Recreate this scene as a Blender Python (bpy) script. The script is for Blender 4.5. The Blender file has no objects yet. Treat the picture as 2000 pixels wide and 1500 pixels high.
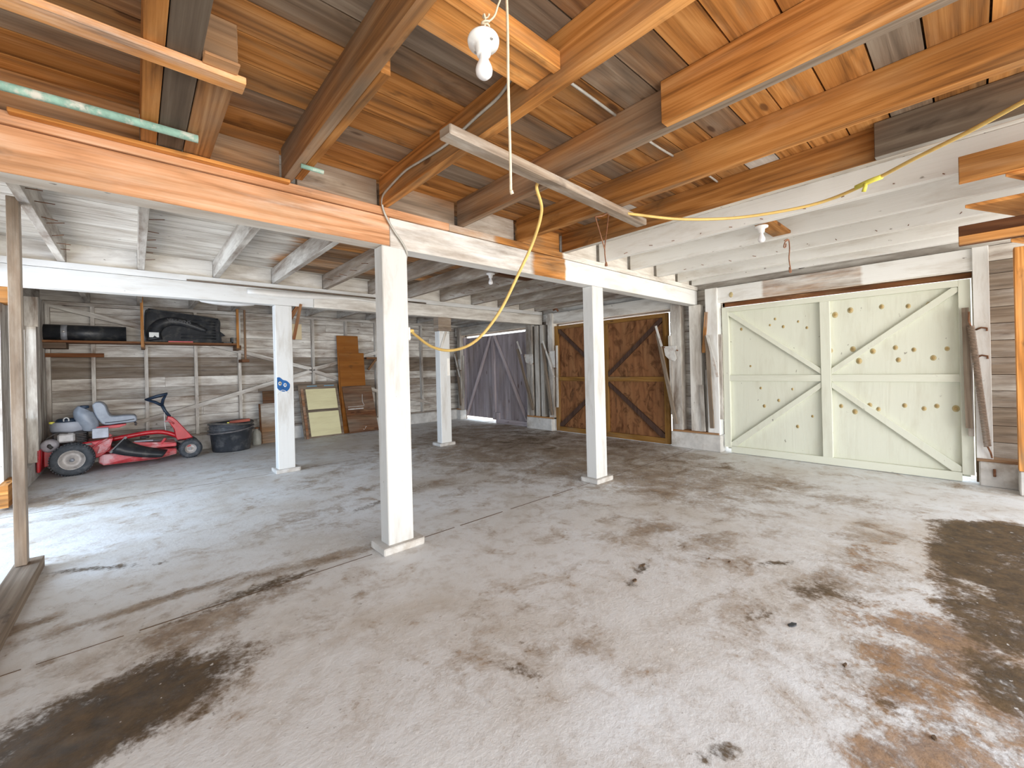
import bpy, bmesh, math, random
from mathutils import Vector, Matrix
random.seed(7)
scene = bpy.context.scene
col = scene.collection
K = 0.87            # the plan below is drawn in a working unit; K turns it into metres

# ------------------------------------------------------------------ camera
F = 815.0; CX, CY = 1000.0, 720.0; ROLL = -0.0244; HC = 1.4
_a = math.radians(47.9)
FW = (math.cos(_a), math.sin(_a)); RT = (math.sin(_a), -math.cos(_a))
_c, _s = math.cos(ROLL), math.sin(ROLL)
cam_data = bpy.data.cameras.new('camera'); cam = bpy.data.objects.new('camera', cam_data); col.objects.link(cam)
cam_data.sensor_fit = 'HORIZONTAL'; cam_data.sensor_width = 36.0
cam_data.lens = F / 2000 * 36.0; cam_data.shift_x = 0.0; cam_data.shift_y = -30 / 2000
cam_data.clip_start = 0.02; cam_data.clip_end = 200
rt = Vector((RT[0], RT[1], 0)); fw = Vector((FW[0], FW[1], 0)); up = Vector((0, 0, 1))
xa = rt * _c + up * _s          # image right, seen in the world
ya = up * _c - rt * _s          # image up
M = Matrix(((xa.x, ya.x, -fw.x, 0), (xa.y, ya.y, -fw.y, 0), (xa.z, ya.z, -fw.z, HC * K), (0, 0, 0, 1)))
cam.matrix_world = M
scene.camera = cam

# ------------------------------------------------------------------ sky, daylight, exposure
world = bpy.data.worlds.new('World'); scene.world = world; world.use_nodes = True
wn = world.node_tree; wn.nodes.clear()
wo = wn.nodes.new('ShaderNodeOutputWorld'); bg = wn.nodes.new('ShaderNodeBackground')
tc = wn.nodes.new('ShaderNodeTexCoord'); sx = wn.nodes.new('ShaderNodeSeparateXYZ'); cr = wn.nodes.new('ShaderNodeValToRGB')
mr = wn.nodes.new('ShaderNodeMapRange'); mr.inputs[1].default_value = -0.25; mr.inputs[2].default_value = 0.25
wn.links.new(tc.outputs['Generated'], sx.inputs[0]); wn.links.new(sx.outputs['Z'], mr.inputs[0]); wn.links.new(mr.outputs[0], cr.inputs[0])
cr.color_ramp.elements[0].color = (0.95, 0.86, 0.74, 1)    # sunlit yard
cr.color_ramp.elements[1].color = (0.80, 0.90, 1.0, 1)     # pale sky
wn.links.new(cr.outputs[0], bg.inputs[0]); bg.inputs[1].default_value = 2.0
wn.links.new(bg.outputs[0], wo.inputs[0])

def area(name, loc, direction, sx_, sy_, power, color):
    l = bpy.data.lights.new(name, 'AREA'); l.shape = 'RECTANGLE'; l.size = sx_ * K; l.size_y = sy_ * K
    l.energy = power; l.color = color
    o = bpy.data.objects.new(name, l); col.objects.link(o)
    o.location = Vector(loc) * K
    o.rotation_euler = Vector(direction).to_track_quat('-Z', 'Y').to_euler()
    return o
# daylight entering by the open side door on the left and by the open front behind the camera
area('daylight_side_door', (-4.2, 5.2, 1.6), (1, 0.12, -0.10), 3.2, 2.2, 125, (0.58, 0.77, 1.0))
area('daylight_side_door_sky', (-1.95, 4.5, 1.15), (0.36, 1, -0.10), 1.1, 1.5, 30, (0.45, 0.66, 1.0))
area('daylight_front', (2.6, -6.5, 1.1), (0, 1, 0.05), 10.0, 2.6, 570, (1.0, 0.97, 0.93))

scene.view_settings.view_transform = 'Standard'; scene.view_settings.look = 'None'
scene.view_settings.gamma = 1.0; scene.view_settings.use_curve_mapping = False
scene.view_settings.exposure = 0.32

# ------------------------------------------------------------------ helpers
def at(px, py, **k):
    dx, dy = px - CX, py - CY
    u = dx * _c + dy * _s; v = -dx * _s + dy * _c
    r = (FW[0] * F + RT[0] * u, FW[1] * F + RT[1] * u, -v)
    if 'z' in k: t = (k['z'] - HC) / r[2]
    elif 'x' in k: t = k['x'] / r[0]
    else: t = k['y'] / r[1]
    return Vector((r[0] * t, r[1] * t, HC + r[2] * t))

def const(t=1.0, p=0.0, g=0.0): return lambda pt, n: (t, p, g)

class MB:
    def __init__(self): self.v = []; self.f = []; self.uv = []; self.c = []; self.mi = []; self.sm = []
    def face(self, pts, uvs, cols, mi=0, smooth=False):
        b = len(self.v); self.v += [Vector(p) for p in pts]
        self.f.append(list(range(b, b + len(pts)))); self.uv += uvs; self.c += cols; self.mi.append(mi); self.sm.append(smooth)
    def bar(self, A, B, w, h, upv=(0, 0, 1), f=None, n=1, mi=0, w2=None, h2=None):
        """box from A to B (centre line), w sideways, h along upv; f(point, normal) -> (tone, paint, grey)"""
        A = Vector(A); B = Vector(B); L = (B - A); ln = L.length; d = L / ln
        u = Vector(upv); u = (u - d * u.dot(d)).normalized(); s = d.cross(u)
        f = f or const(); off = random.random() * 50; off2 = random.random() * 50
        w2 = w if w2 is None else w2; h2 = h if h2 is None else h2
        cs = [(-1, -1), (1, -1), (1, 1), (-1, 1)]
        def P(t, c):
            ww = w + (w2 - w) * t; hh = h + (h2 - h) * t
            return A + L * t + s * (c[0] * ww / 2) + u * (c[1] * hh / 2)
        nr = [-u, s, u, -s]; wd = [w, h, w, h]; acc = 0
        for k in range(4):
            c0, c1 = cs[k], cs[(k + 1) % 4]
            for i in range(n):
                t0, t1 = i / n, (i + 1) / n
                pts = [P(t0, c0), P(t0, c1), P(t1, c1), P(t1, c0)]
                uvs = [(off + t0 * ln, off2 + acc), (off + t0 * ln, off2 + acc + wd[k]), (off + t1 * ln, off2 + acc + wd[k]), (off + t1 * ln, off2 + acc)]
                self.face(pts[::-1], uvs[::-1], [f(p, nr[k]) for p in pts[::-1]], mi)
            acc += wd[k]
        for t, sg in ((0, -1), (1, 1)):
            pts = [P(t, c) for c in cs]
            uvs = [(off + c[0] * w / 8, off2 + c[1] * h / 2) for c in cs]
            if sg > 0: pts, uvs = pts[::-1], uvs[::-1]
            pts = pts[::-1] if False else pts
            self.face(pts, uvs, [f(p, d * sg) for p in pts], mi)
        return self
    def box(self, x0, x1, y0, y1, z0, z1, f=None, n=1, mi=0):
        dx, dy, dz = x1 - x0, y1 - y0, z1 - z0; m = ((x0 + x1) / 2, (y0 + y1) / 2, (z0 + z1) / 2)
        if dx >= dy and dx >= dz: self.bar((x0, m[1], m[2]), (x1, m[1], m[2]), dy, dz, (0, 0, 1), f, n, mi)
        elif dy >= dz: self.bar((m[0], y0, m[2]), (m[0], y1, m[2]), dx, dz, (0, 0, 1), f, n, mi)
        else: self.bar((m[0], m[1], z0), (m[0], m[1], z1), dx, dy, (0, 1, 0), f, n, mi)
        return self
    def prism(self, poly, ext, f=None, mi=0, smooth=False):
        """closed polygon (3-D points) pushed along ext"""
        f = f or const(); poly = [Vector(p) for p in poly]; e = Vector(ext); off = random.random() * 50
        a = (poly[1] - poly[0]).normalized(); nn = Vector((0, 0, 0))
        for i in range(len(poly)): nn += poly[i].cross(poly[(i + 1) % len(poly)])
        nn.normalize(); b = nn.cross(a)
        if nn.dot(e) > 0: poly = poly[::-1]; nn = -nn
        uvf = lambda p: (off + p.dot(a), off + p.dot(b))
        self.face(poly, [uvf(p) for p in poly], [f(p, nn) for p in poly], mi)
        q = [p + e for p in poly][::-1]
        self.face(q, [uvf(p) for p in q], [f(p, -nn) for p in q], mi)
        for i in range(len(poly)):
            p0, p1 = poly[i], poly[(i + 1) % len(poly)]
            pts = [p1, p0, p0 + e, p1 + e]
            self.face(pts, [(off + p.dot(a), off + p.dot(b) + (p - p0).dot(e.normalized())) for p in pts], [f(p, nn) for p in pts], mi, smooth)
        return self
    def tube(self, pts, r, seg=8, mi=0, cap=True, f=None, smooth_path=0):
        pts = [Vector(p) for p in pts]
        if smooth_path: pts = catmull(pts, smooth_path)
        f = f or const(); n = len(pts); rings = []; rr = r if callable(r) else (lambda t: r)
        pu = None
        for i, p in enumerate(pts):
            d = (pts[min(i + 1, n - 1)] - pts[max(i - 1, 0)]).normalized()
            if pu is None:
                pu = Vector((0, 0, 1)) if abs(d.z) < 0.9 else Vector((1, 0, 0))
            pu = (pu - d * pu.dot(d)).normalized(); s = d.cross(pu); R = rr(i / (n - 1))
            rings.append([p + (pu * math.cos(2 * math.pi * k / seg) + s * math.sin(2 * math.pi * k / seg)) * R for k in range(seg)])
        acc = 0
        for i in range(n - 1):
            l = (pts[i + 1] - pts[i]).length
            for k in range(seg):
                k2 = (k + 1) % seg
                q = [rings[i][k], rings[i + 1][k], rings[i + 1][k2], rings[i][k2]]
                self.face(q, [(acc, k / seg * .1), (acc + l, k / seg * .1), (acc + l, (k + 1) / seg * .1), (acc, (k + 1) / seg * .1)], [f(x, None) for x in q], mi, True)
            acc += l
        if cap:
            self.face(rings[0], [(0, 0)] * seg, [f(x, None) for x in rings[0]], mi)
            self.face(rings[-1][::-1], [(0, 0)] * seg, [f(x, None) for x in rings[-1]], mi)
        return self
    def lathe(self, prof, origin, axis=(0, 0, 1), seg=28, mi=0, f=None, sx=1.0, sy=1.0, smooth=True):
        """prof = [(radius, height)...] revolved around axis"""
        o = Vector(origin); ax = Vector(axis).normalized(); f = f or const()
        t = Vector((1, 0, 0)) if abs(ax.x) < 0.9 else Vector((0, 1, 0)); e1 = (t - ax * t.dot(ax)).normalized(); e2 = ax.cross(e1)
        R = [[o + ax * h + (e1 * math.cos(2 * math.pi * k / seg) * sx + e2 * math.sin(2 * math.pi * k / seg) * sy) * r for k in range(seg)] for r, h in prof]
        for i in range(len(R) - 1):
            for k in range(seg):
                k2 = (k + 1) % seg; q = [R[i][k], R[i][k2], R[i + 1][k2], R[i + 1][k]]
                if prof[i][0] < 1e-5: q = [R[i][k], R[i + 1][k2], R[i + 1][k]]
                elif prof[i + 1][0] < 1e-5: q = [R[i][k], R[i][k2], R[i + 1][k]]
                self.face(q, [(0.1 * i, k / seg)] * len(q), [f(x, None) for x in q], mi, smooth)
        return self
    def build(self, name, mats, parent=None, bevel=0, origin=None, merge=True, subsurf=0):
        if not isinstance(mats, (list, tuple)): mats = [mats]
        vs = self.v
        if parent is not None: org = Vector(parent['_o'])
        elif origin is not None: org = Vector(origin)
        else:
            xs = [p.x for p in vs]; ys = [p.y for p in vs]; zs = [p.z for p in vs]
            org = Vector(((min(xs) + max(xs)) / 2, (min(ys) + max(ys)) / 2, min(zs)))
        me = bpy.data.meshes.new(name)
        me.from_pydata([tuple((p - org) * K) for p in vs], [], self.f)
        me.uv_layers.new(name='UVMap').data.foreach_set('uv', [float(x) for uv in self.uv for x in uv])
        ca = me.color_attributes.new('W', 'FLOAT_COLOR', 'CORNER')
        ca.data.foreach_set('color', [x for c in self.c for x in (c[0], c[1], c[2], 1.0)])
        me.polygons.foreach_set('material_index', self.mi); me.polygons.foreach_set('use_smooth', self.sm)
        for m in mats: me.materials.append(m)
        if merge:
            bm = bmesh.new(); bm.from_mesh(me); bmesh.ops.remove_doubles(bm, verts=bm.verts, dist=1e-5)
            bmesh.ops.recalc_face_normals(bm, faces=bm.faces); bm.to_mesh(me); bm.free()
        me.update()
        o = bpy.data.objects.new(name, me); col.objects.link(o)
        o['_o'] = tuple(org)
        if parent is not None: o.parent = parent
        else: o.location = org * K
        if bevel:
            b = o.modifiers.new('bevel', 'BEVEL'); b.width = bevel * K; b.segments = 1; b.limit_method = 'ANGLE'; b.angle_limit = 0.9
        if subsurf:
            s = o.modifiers.new('sub', 'SUBSURF'); s.levels = subsurf; s.render_levels = subsurf
        return o

def catmull(P, k):
    out = []
    for i in range(len(P) - 1):
        p0 = P[max(i - 1, 0)]; p1 = P[i]; p2 = P[i + 1]; p3 = P[min(i + 2, len(P) - 1)]
        for j in range(k):
            t = j / k
            out.append(0.5 * ((2 * p1) + (p2 - p0) * t + (2 * p0 - 5 * p1 + 4 * p2 - p3) * t * t + (-p0 + 3 * p1 - 3 * p2 + p3) * t ** 3))
    out.append(P[-1]); return out

def tag(o, label=None, cat=None, group=None, kind=None):
    if label: o['label'] = label
    if cat: o['category'] = cat
    if group: o['group'] = group
    if kind: o['kind'] = kind
    return o
def thing(name, loc, label, cat, group=None, kind=None):
    o = bpy.data.objects.new(name, None); col.objects.link(o); o.location = Vector(loc) * K
    o.empty_display_size = 0.1; o['_o'] = tuple(loc)
    return tag(o, label, cat, group, kind)

# ------------------------------------------------------------------ materials
def new_mat(name):
    m = bpy.data.materials.new(name); m.use_nodes = True; nt = m.node_tree; nt.nodes.clear()
    out = nt.nodes.new('ShaderNodeOutputMaterial'); b = nt.nodes.new('ShaderNodeBsdfPrincipled')
    nt.links.new(b.outputs[0], out.inputs[0]); return m, nt, b
class G:
    """tiny node-graph helper"""
    def __init__(s, nt): s.nt = nt
    def n(s, t, **k):
        x = s.nt.nodes.new(t)
        for a, b in k.items(): setattr(x, a, b)
        return x
    def l(s, a, b): s.nt.links.new(a, b)
    def put(s, sock, v):
        if hasattr(v, 'is_output') or isinstance(v, bpy.types.NodeSocket): s.l(v, sock)
        else: sock.default_value = v
    def math(s, op, a, b=0.0, clamp=False):
        x = s.n('ShaderNodeMath', operation=op, use_clamp=clamp); s.put(x.inputs[0], a); s.put(x.inputs[1], b); return x.outputs[0]
    def mix(s, f, a, b, mode='MIX'):
        x = s.n('ShaderNodeMix', data_type='RGBA', blend_type=mode); s.put(x.inputs[0], f)
        s.put(x.inputs[6], a if not isinstance(a, tuple) else (*a, 1)); s.put(x.inputs[7], b if not isinstance(b, tuple) else (*b, 1)); return x.outputs[2]
    def noise(s, vec, scale, detail=4, rough=.55, dist=0.0):
        x = s.n('ShaderNodeTexNoise'); s.l(vec, x.inputs['Vector']); x.inputs['Scale'].default_value = scale
        x.inputs['Detail'].default_value = detail; x.inputs['Roughness'].default_value = rough; x.inputs['Distortion'].default_value = dist
        return x.outputs[0]
    def ramp(s, f, stops):
        x = s.n('ShaderNodeValToRGB'); s.l(f, x.inputs[0]); e = x.color_ramp.elements
        while len(e) < len(stops): e.new(0.5)
        for i, (p, c) in enumerate(stops): e[i].position = p; e[i].color = (*c, 1)
        return x.outputs[0]
    def smooth(s, v, a, b):
        x = s.n('ShaderNodeMapRange', interpolation_type='SMOOTHSTEP'); s.put(x.inputs[0], v); x.inputs[1].default_value = a; x.inputs[2].default_value = b
        return x.outputs[0]
    def scale(s, vec, v):
        x = s.n('ShaderNodeVectorMath', operation='MULTIPLY'); s.l(vec, x.inputs[0]); x.inputs[1].default_value = v; return x.outputs[0]
    def bump(s, h, strength, dist=0.01):
        x = s.n('ShaderNodeBump'); x.inputs['Strength'].default_value = strength; x.inputs['Distance'].default_value = dist; s.l(h, x.inputs['Height']); return x.outputs[0]

def wood_material(name, fresh, grey, paint, dirt, rough=0.8, ring=1.0, dirt_lo=0.42, dirt_hi=0.72, streak=.28, burl=0.0, hue=.75):
    m, nt, b = new_mat(name); g = G(nt)
    uv = g.n('ShaderNodeUVMap', uv_map='UVMap').outputs[0]
    at_ = g.n('ShaderNodeAttribute', attribute_name='W', attribute_type='GEOMETRY')
    sp = g.n('ShaderNodeSeparateColor'); g.l(at_.outputs['Color'], sp.inputs[0]); tone, pa, gr = sp.outputs[0], sp.outputs[1], sp.outputs[2]
    fine = g.noise(g.scale(uv, (1.6, 85, 1)), 1.0, 4, .6)
    mid = g.noise(g.scale(uv, (0.9, 9, 1)), 1.0, 5, .6, .6)
    rings = g.math('PINGPONG', g.math('MULTIPLY', g.noise(g.scale(uv, (0.38, 4.6, 1)), 1.0, 1, .4, .25), 17.0 * ring), 1.0)
    grain = g.math('ADD', g.math('MULTIPLY', fine, .38), g.math('ADD', g.math('MULTIPLY', mid, .46), g.math('MULTIPLY', rings, .17)))
    cf = g.ramp(grain, [(.28, fresh[0]), (.50, fresh[1]), (.74, fresh[2])])
    hn = g.noise(g.scale(uv, (.7, 2.8, 1)), 1.0, 5, .65, .5)
    cf = g.mix(g.math('MULTIPLY', g.smooth(hn, .47, .70), hue), cf, g.mix(grain, (.10, .062, .032), (.36, .23, .12)))
    cf = g.mix(g.math('MULTIPLY', g.smooth(hn, .42, .26), hue * .6), cf, (.62, .36, .17))
    if burl: cf = g.mix(g.math('MULTIPLY', g.smooth(g.noise(g.scale(uv, (2.2, 3.4, 1)), 1.6, 6, .65, 1.2), .46, .66), burl), cf, (.07, .024, .006))
    cg = g.ramp(grain, [(.25, grey[0]), (.52, grey[1]), (.75, grey[2])])
    big = g.noise(g.scale(uv, (.8, 2.6, 1)), 1.0, 4, .6)
    gm = g.smooth(g.math('ADD', gr, g.math('MULTIPLY', g.math('SUBTRACT', big, .5), 1.3)), .18, .86)
    base = g.mix(gm, cf, cg)
    # dark water marks and knots
    blot = g.noise(g.scale(uv, (2.4, 5.5, 1)), 1.0, 4, .6, .4)
    base = g.mix(g.math('MULTIPLY', g.smooth(blot, .60, .76), .6), base, (.045, .025, .014))
    tex = g.n('ShaderNodeTexVoronoi'); g.l(g.scale(uv, (1.5, 4.5, 1)), tex.inputs['Vector']); tex.inputs['Scale'].default_value = 1.0
    knot = g.smooth(g.math('ADD', tex.outputs['Distance'], g.math('MULTIPLY', blot, .06)), .135, .08)
    base = g.mix(g.math('MULTIPLY', knot, .7), base, (.06, .022, .01))
    base = g.mix(1.0, base, g.n('ShaderNodeCombineColor').outputs[0], 'MULTIPLY') if False else base
    pm = g.smooth(g.math('ADD', pa, g.math('MULTIPLY', g.math('SUBTRACT', g.noise(g.scale(uv, (1.2, 7, 1)), 1.3, 7, .66), .5), .55)), .30, .66)
    dn = g.noise(g.scale(uv, (1.0, 5.0, 1)), 1.1, 8, .68, .3)
    dcol = g.ramp(dn, [(dirt_lo, paint), (dirt_hi, dirt)])
    dcol = g.mix(g.math('MULTIPLY', g.smooth(fine, .50, .80), streak), dcol, dirt)
    sp2 = g.noise(g.scale(uv, (9, 14, 1)), 1.0, 3, .5)
    dcol = g.mix(g.math('MULTIPLY', g.smooth(sp2, .70, .76), .7), dcol, (.10, .07, .045))
    c = g.mix(pm, base, dcol)
    tn = g.n('ShaderNodeVectorMath', operation='SCALE'); g.l(c, tn.inputs[0]); g.l(tone, tn.inputs['Scale'])
    g.l(tn.outputs[0], b.inputs['Base Color']); b.inputs['Roughness'].default_value = rough
    b.inputs['Specular IOR Level'].default_value = .25
    g.l(g.bump(grain, .45, .006), b.inputs['Normal'])
    return m
OR = ((.095, .036, .010), (.40, .168, .042), (.64, .325, .110))
GY = ((.12, .09, .065), (.27, .205, .15), (.42, .35, .27))
WOOD = wood_material('old_timber', OR, GY, (.80, .77, .71), (.36, .30, .24))
WOODW = wood_material('whitewashed_timber', OR, GY, (.74, .71, .65), (.24, .185, .145), dirt_lo=.36, dirt_hi=.66)
WHITEW = wood_material('white_painted_timber', OR, GY, (.81, .81, .79), (.52, .47, .40), dirt_lo=.50, dirt_hi=.80, streak=.14)
BEAMW = wood_material('peach_bare_beam_timber', ((.26, .11, .045), (.56, .285, .145), (.70, .46, .31)), GY, (.80, .77, .72), (.5, .42, .34), hue=.35)
BRACEW = wood_material('dark_cross_brace_timber', ((.035, .018, .012), (.065, .035, .025), (.11, .06, .04)), GY, (.7, .6, .4), (.3, .2, .12), hue=.1)
DARKW = wood_material('dark_brown_timber', ((.06, .022, .010), (.17, .062, .022), (.30, .12, .045)), GY, (.7, .6, .4), (.3, .2, .12))
PLYF = wood_material('varnished_frame_timber', ((.09, .042, .008), (.24, .115, .025), (.34, .18, .05)), GY, (.7, .6, .4), (.3, .2, .12))
PLY = wood_material('oiled_plywood', ((.14, .052, .020), (.27, .115, .045), (.36, .17, .07)), GY, (.7, .6, .4), (.3, .2, .12), ring=.6, burl=.75, hue=.2)
SHEET = wood_material('rust_orange_hardboard', ((.20, .065, .012), (.27, .095, .016), (.34, .13, .025)), GY, (.7, .6, .4), (.3, .2, .12), ring=.3, hue=.2)
PURP = wood_material('weathered_purple_grey_board', ((.15, .125, .13), (.27, .235, .245), (.42, .38, .40)), ((.08, .06, .06), (.2, .16, .165), (.36, .32, .34)), (.6, .55, .58), (.2, .16, .16), ring=.3, hue=.25)
GREEN = wood_material('pale_green_white_paint', OR, GY, (.70, .715, .61), (.52, .50, .39), rough=.6, dirt_lo=.50, dirt_hi=1.0, streak=.06)
CREAM = wood_material('cream_paint', OR, GY, (.72, .66, .40), (.52, .44, .24), dirt_lo=.45, dirt_hi=.9)

def simple(name, color, rough=.6, metal=0.0, var=.25, scale=8.0, dirt=None, dirt_amt=.5, coat=0.0, bump=0.0):
    m, nt, b = new_mat(name); g = G(nt)
    oc = g.n('ShaderNodeTexCoord').outputs['Object']
    n1 = g.noise(oc, scale, 6, .6)
    lo = tuple(x * (1 - var) for x in color); hi = tuple(min(1, x * (1 + var)) for x in color)
    c = g.ramp(n1, [(.3, lo), (.7, hi)])
    if dirt: c = g.mix(g.math('MULTIPLY', g.smooth(g.noise(oc, scale * .7, 5, .65), .48, .68), dirt_amt), c, dirt)
    g.l(c, b.inputs['Base Color']); b.inputs['Roughness'].default_value = rough; b.inputs['Metallic'].default_value = metal
    b.inputs['Coat Weight'].default_value = coat
    if bump: g.l(g.bump(n1, bump, .004), b.inputs['Normal'])
    return m
RED = simple('faded_red_paint', (.52, .012, .022), .35, 0, .2, 12, (.30, .06, .06), .35, .3)
REDW = simple('sun_bleached_red_paint', (.55, .07, .08), .45, 0, .3, 9, (.62, .42, .42), .75)
RUBBER = simple('tyre_rubber', (.055, .062, .072), .75, 0, .3, 18, (.20, .20, .21), .5)
BLACKP = simple('black_plastic', (.018, .020, .024), .42, 0, .3, 14, (.10, .095, .085), .55)
DARKTUB = simple('black_tub_plastic', (.032, .036, .044), .5, 0, .3, 10, (.17, .17, .17), .5)
VINYL = simple('grey_vinyl', (.25, .28, .33), .38, 0, .12, 7, (.42, .45, .50), .35)
NAVY = simple('blue_black_plastic', (.018, .035, .065), .4)
STEELG = simple('grey_engine_metal', (.33, .34, .37), .5, .3, .3, 20, (.14, .13, .13), .6)
CHROME = simple('dull_steel', (.52, .51, .50), .4, .6, .25, 20, (.2, .16, .13), .5)
RIM = simple('dusty_white_rim', (.52, .48, .45), .5, .1, .2, 14, (.24, .21, .19), .7)
DARKMET = simple('greasy_dark_metal', (.06, .055, .055), .6, .3, .4, 25, (.16, .11, .08), .5)
RUST = simple('rusty_iron', (.20, .085, .04), .85, .1, .4, 30, (.34, .19, .12), .5)
OLDWHT = simple('rust_stained_white_steel', (.62, .60, .56), .6, 0, .15, 9, (.34, .19, .12), .6)
PORC = simple('white_porcelain', (.88, .88, .87), .25, 0, .03, 6, None, 0, .4)
BULBM = simple('frosted_bulb_glass', (.90, .90, .92), .25, 0, .02, 5, None, 0, .3)
ROPE = simple('cotton_rope', (.66, .57, .43), .9, 0, .15, 60)
HOSE = simple('yellow_rubber_cord', (.72, .50, .16), .5, 0, .15, 8, (.40, .24, .06), .4)
TAPE = simple('yellow_tape', (.80, .74, .12), .5)
CONDUIT = simple('grey_sheathed_cable', (.45, .44, .40), .5, .2, .2, 12)
WHITEP = simple('white_plastic', (.75, .74, .72), .5)
GREENP = simple('flaking_green_paint', (.24, .40, .33), .85, 0, .3, 22, (.62, .60, .53), .95)
BLUEP = simple('blue_spray_paint', (.012, .10, .30), .8, 0, .3, 20)
KNOT = simple('knot_stain', (.55, .45, .24), .7, 0, .2, 30)
KNOTC = simple('knot_stain_centre', (.44, .30, .12), .7, 0, .25, 30)
SPRING = simple('dusty_brown_spring', (.27, .20, .15), .7, .2, .3, 30)
REDL = simple('red_reflector', (.62, .06, .03), .3)
PAPER = simple('yellowed_paper', (.72, .58, .36), .8, 0, .08, 6)
CREAMB = simple('worn_label_paper', (.72, .72, .68), .7, 0, .06, 20)
WEB = simple('rolled_plastic_film', (.70, .68, .64), .35, 0, .1, 4)
CONC = simple('whitewashed_concrete', (.60, .58, .55), .9, 0, .2, 6, (.33, .27, .21), .6, 0, .4)
DEADLEAF = simple('brown_leaf_litter', (.13, .08, .045), .9, 0, .4, 30)

def floor_material():
    m, nt, b = new_mat('stained_concrete'); g = G(nt)
    oc = g.n('ShaderNodeTexCoord').outputs['Object']
    a = g.n('ShaderNodeAttribute', attribute_name='S', attribute_type='GEOMETRY')
    sp = g.n('ShaderNodeSeparateColor'); g.l(a.outputs['Color'], sp.inputs[0]); br, dk, og = sp.outputs
    n0 = g.noise(oc, .9, 8, .62, .5); n1 = g.noise(oc, 3.2, 9, .68, .6); n2 = g.noise(oc, 14, 7, .7, .2); n3 = g.noise(oc, 46, 5, .65)
    base = g.ramp(n0, [(.33, (.58, .54, .49)), (.46, (.69, .68, .665)), (.64, (.77, .785, .80))])
    base = g.mix(g.math('MULTIPLY', g.smooth(n1, .50, .68), .55), base, (.46, .39, .32))
    n4 = g.noise(oc, 7.5, 8, .72, .3)
    base = g.mix(g.math('MULTIPLY', g.smooth(n4, .48, .66), .55), base, (.50, .45, .40))
    base = g.mix(g.math('MULTIPLY', g.smooth(g.noise(oc, .45, 6, .7, .8), .50, .64), .5), base, (.50, .42, .33))
    base = g.mix(g.math('MULTIPLY', g.smooth(n1, .42, .30), .45), base, (.80, .79, .77))
    mott = g.math('ADD', g.math('MULTIPLY', g.math('SUBTRACT', n1, .5), 2.6), g.math('ADD', g.math('MULTIPLY', g.math('SUBTRACT', n2, .5), 1.9), g.math('MULTIPLY', g.math('SUBTRACT', n3, .5), 1.0)))
    mb = g.smooth(g.math('ADD', br, g.math('MULTIPLY', mott, .75)), .12, .92)
    brown = g.ramp(g.math('ADD', g.math('MULTIPLY', n2, .6), g.math('MULTIPLY', n4, .4)), [(.36, (.13, .085, .050)), (.50, (.27, .195, .13)), (.64, (.46, .38, .30))])
    c = g.mix(g.math('MULTIPLY', mb, .9), base, brown)
    mo = g.smooth(g.math('ADD', og, g.math('MULTIPLY', mott, .85)), .25, .95)
    c = g.mix(g.math('MULTIPLY', mo, .85), c, g.ramp(n2, [(.38, (.11, .050, .018)), (.60, (.34, .19, .085))]))
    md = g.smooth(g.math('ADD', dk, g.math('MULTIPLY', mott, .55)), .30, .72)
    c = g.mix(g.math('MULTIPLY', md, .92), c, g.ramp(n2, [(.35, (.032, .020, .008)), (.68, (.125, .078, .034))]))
    # pits and crumbs
    pit = g.smooth(n3, .64, .70)
    c = g.mix(g.math('MULTIPLY', pit, .5), c, (.12, .09, .06))
    c = g.mix(g.math('MULTIPLY', g.smooth(g.noise(oc, 30, 3, .5), .70, .74), .6), c, (.85, .84, .82))
    g.l(c, b.inputs['Base Color'])
    r = g.n('ShaderNodeMapRange'); g.l(n1, r.inputs[0]); r.inputs[3].default_value = .45; r.inputs[4].default_value = .8; g.l(r.outputs[0], b.inputs['Roughness'])
    b.inputs['Specular IOR Level'].default_value = .35
    base = None
    g.l(g.bump(g.math('ADD', n2, g.math('MULTIPLY', n3, .8)), .5, .006), b.inputs['Normal'])
    return m
FLOORM = floor_material()

# ------------------------------------------------------------------ floor with its stains and a painted shadow band
stains = []      # (centre x, y, radius a, radius b, angle, channel, amount)
def stain(px, py, ra, rb, ang, ch, amt, edge=1.0):
    p = at(px, py, z=0); stains.append((p.x, p.y, ra, rb, math.radians(ang), ch, amt, edge))
def stain_shade_line(px0, py0, px1, py1, w, ch, amt):
    a = at(px0, py0, z=0); b = at(px1, py1, z=0); c = (a + b) / 2; d = b - a
    stains.append((c.x, c.y, d.length / 2 * 1.15, w, math.atan2(d.y, d.x), ch, amt, 1.0))
BR, DK, OG = 0, 1, 2
stain(130, 1440, .55, .28, 10, DK, .95); stain(60, 1480, .45, .25, 0, DK, .8); stain(330, 1390, .3, .12, 10, BR, .8)
stain(300, 1330, .5, .18, -10, BR, .65); stain(400, 1210, .55, .10, 4, BR, .75); stain(480, 1160, .5, .09, 2, DK, .55)
stain_shade_line(110, 1235, 480, 1120, .05, BR, .85); stain_shade_line(480, 1130, 760, 1060, .09, BR, .8); stain_shade_line(60, 1120, 330, 1100, .045, DK, .6)  # last entry only darkens a thin band at far left
stain_shade_line(300, 1320, 560, 1130, .10, BR, .7); stain(20, 1230, .2, .07, 0, BR, .8); stain(450, 1290, .4, .10, -8, BR, .5)
stain_shade_line(40, 1225, 720, 1075, .025, DK, .35)
stain(60, 985, .5, .35, 20, BR, .9); stain(110, 1010, .5, .1, 0, BR, .5)
stain(720, 990, .35, .09, 15, DK, .5); stain(700, 960, .4, .10, 15, BR, .6); stain(860, 945, .5, .18, 0, BR, .55)
stain_shade_line(560, 960, 760, 880, .20, BR, .5); stain_shade_line(740, 880, 900, 850, .5, BR, .6)  # first band paints a shadow into the floor colour
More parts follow.
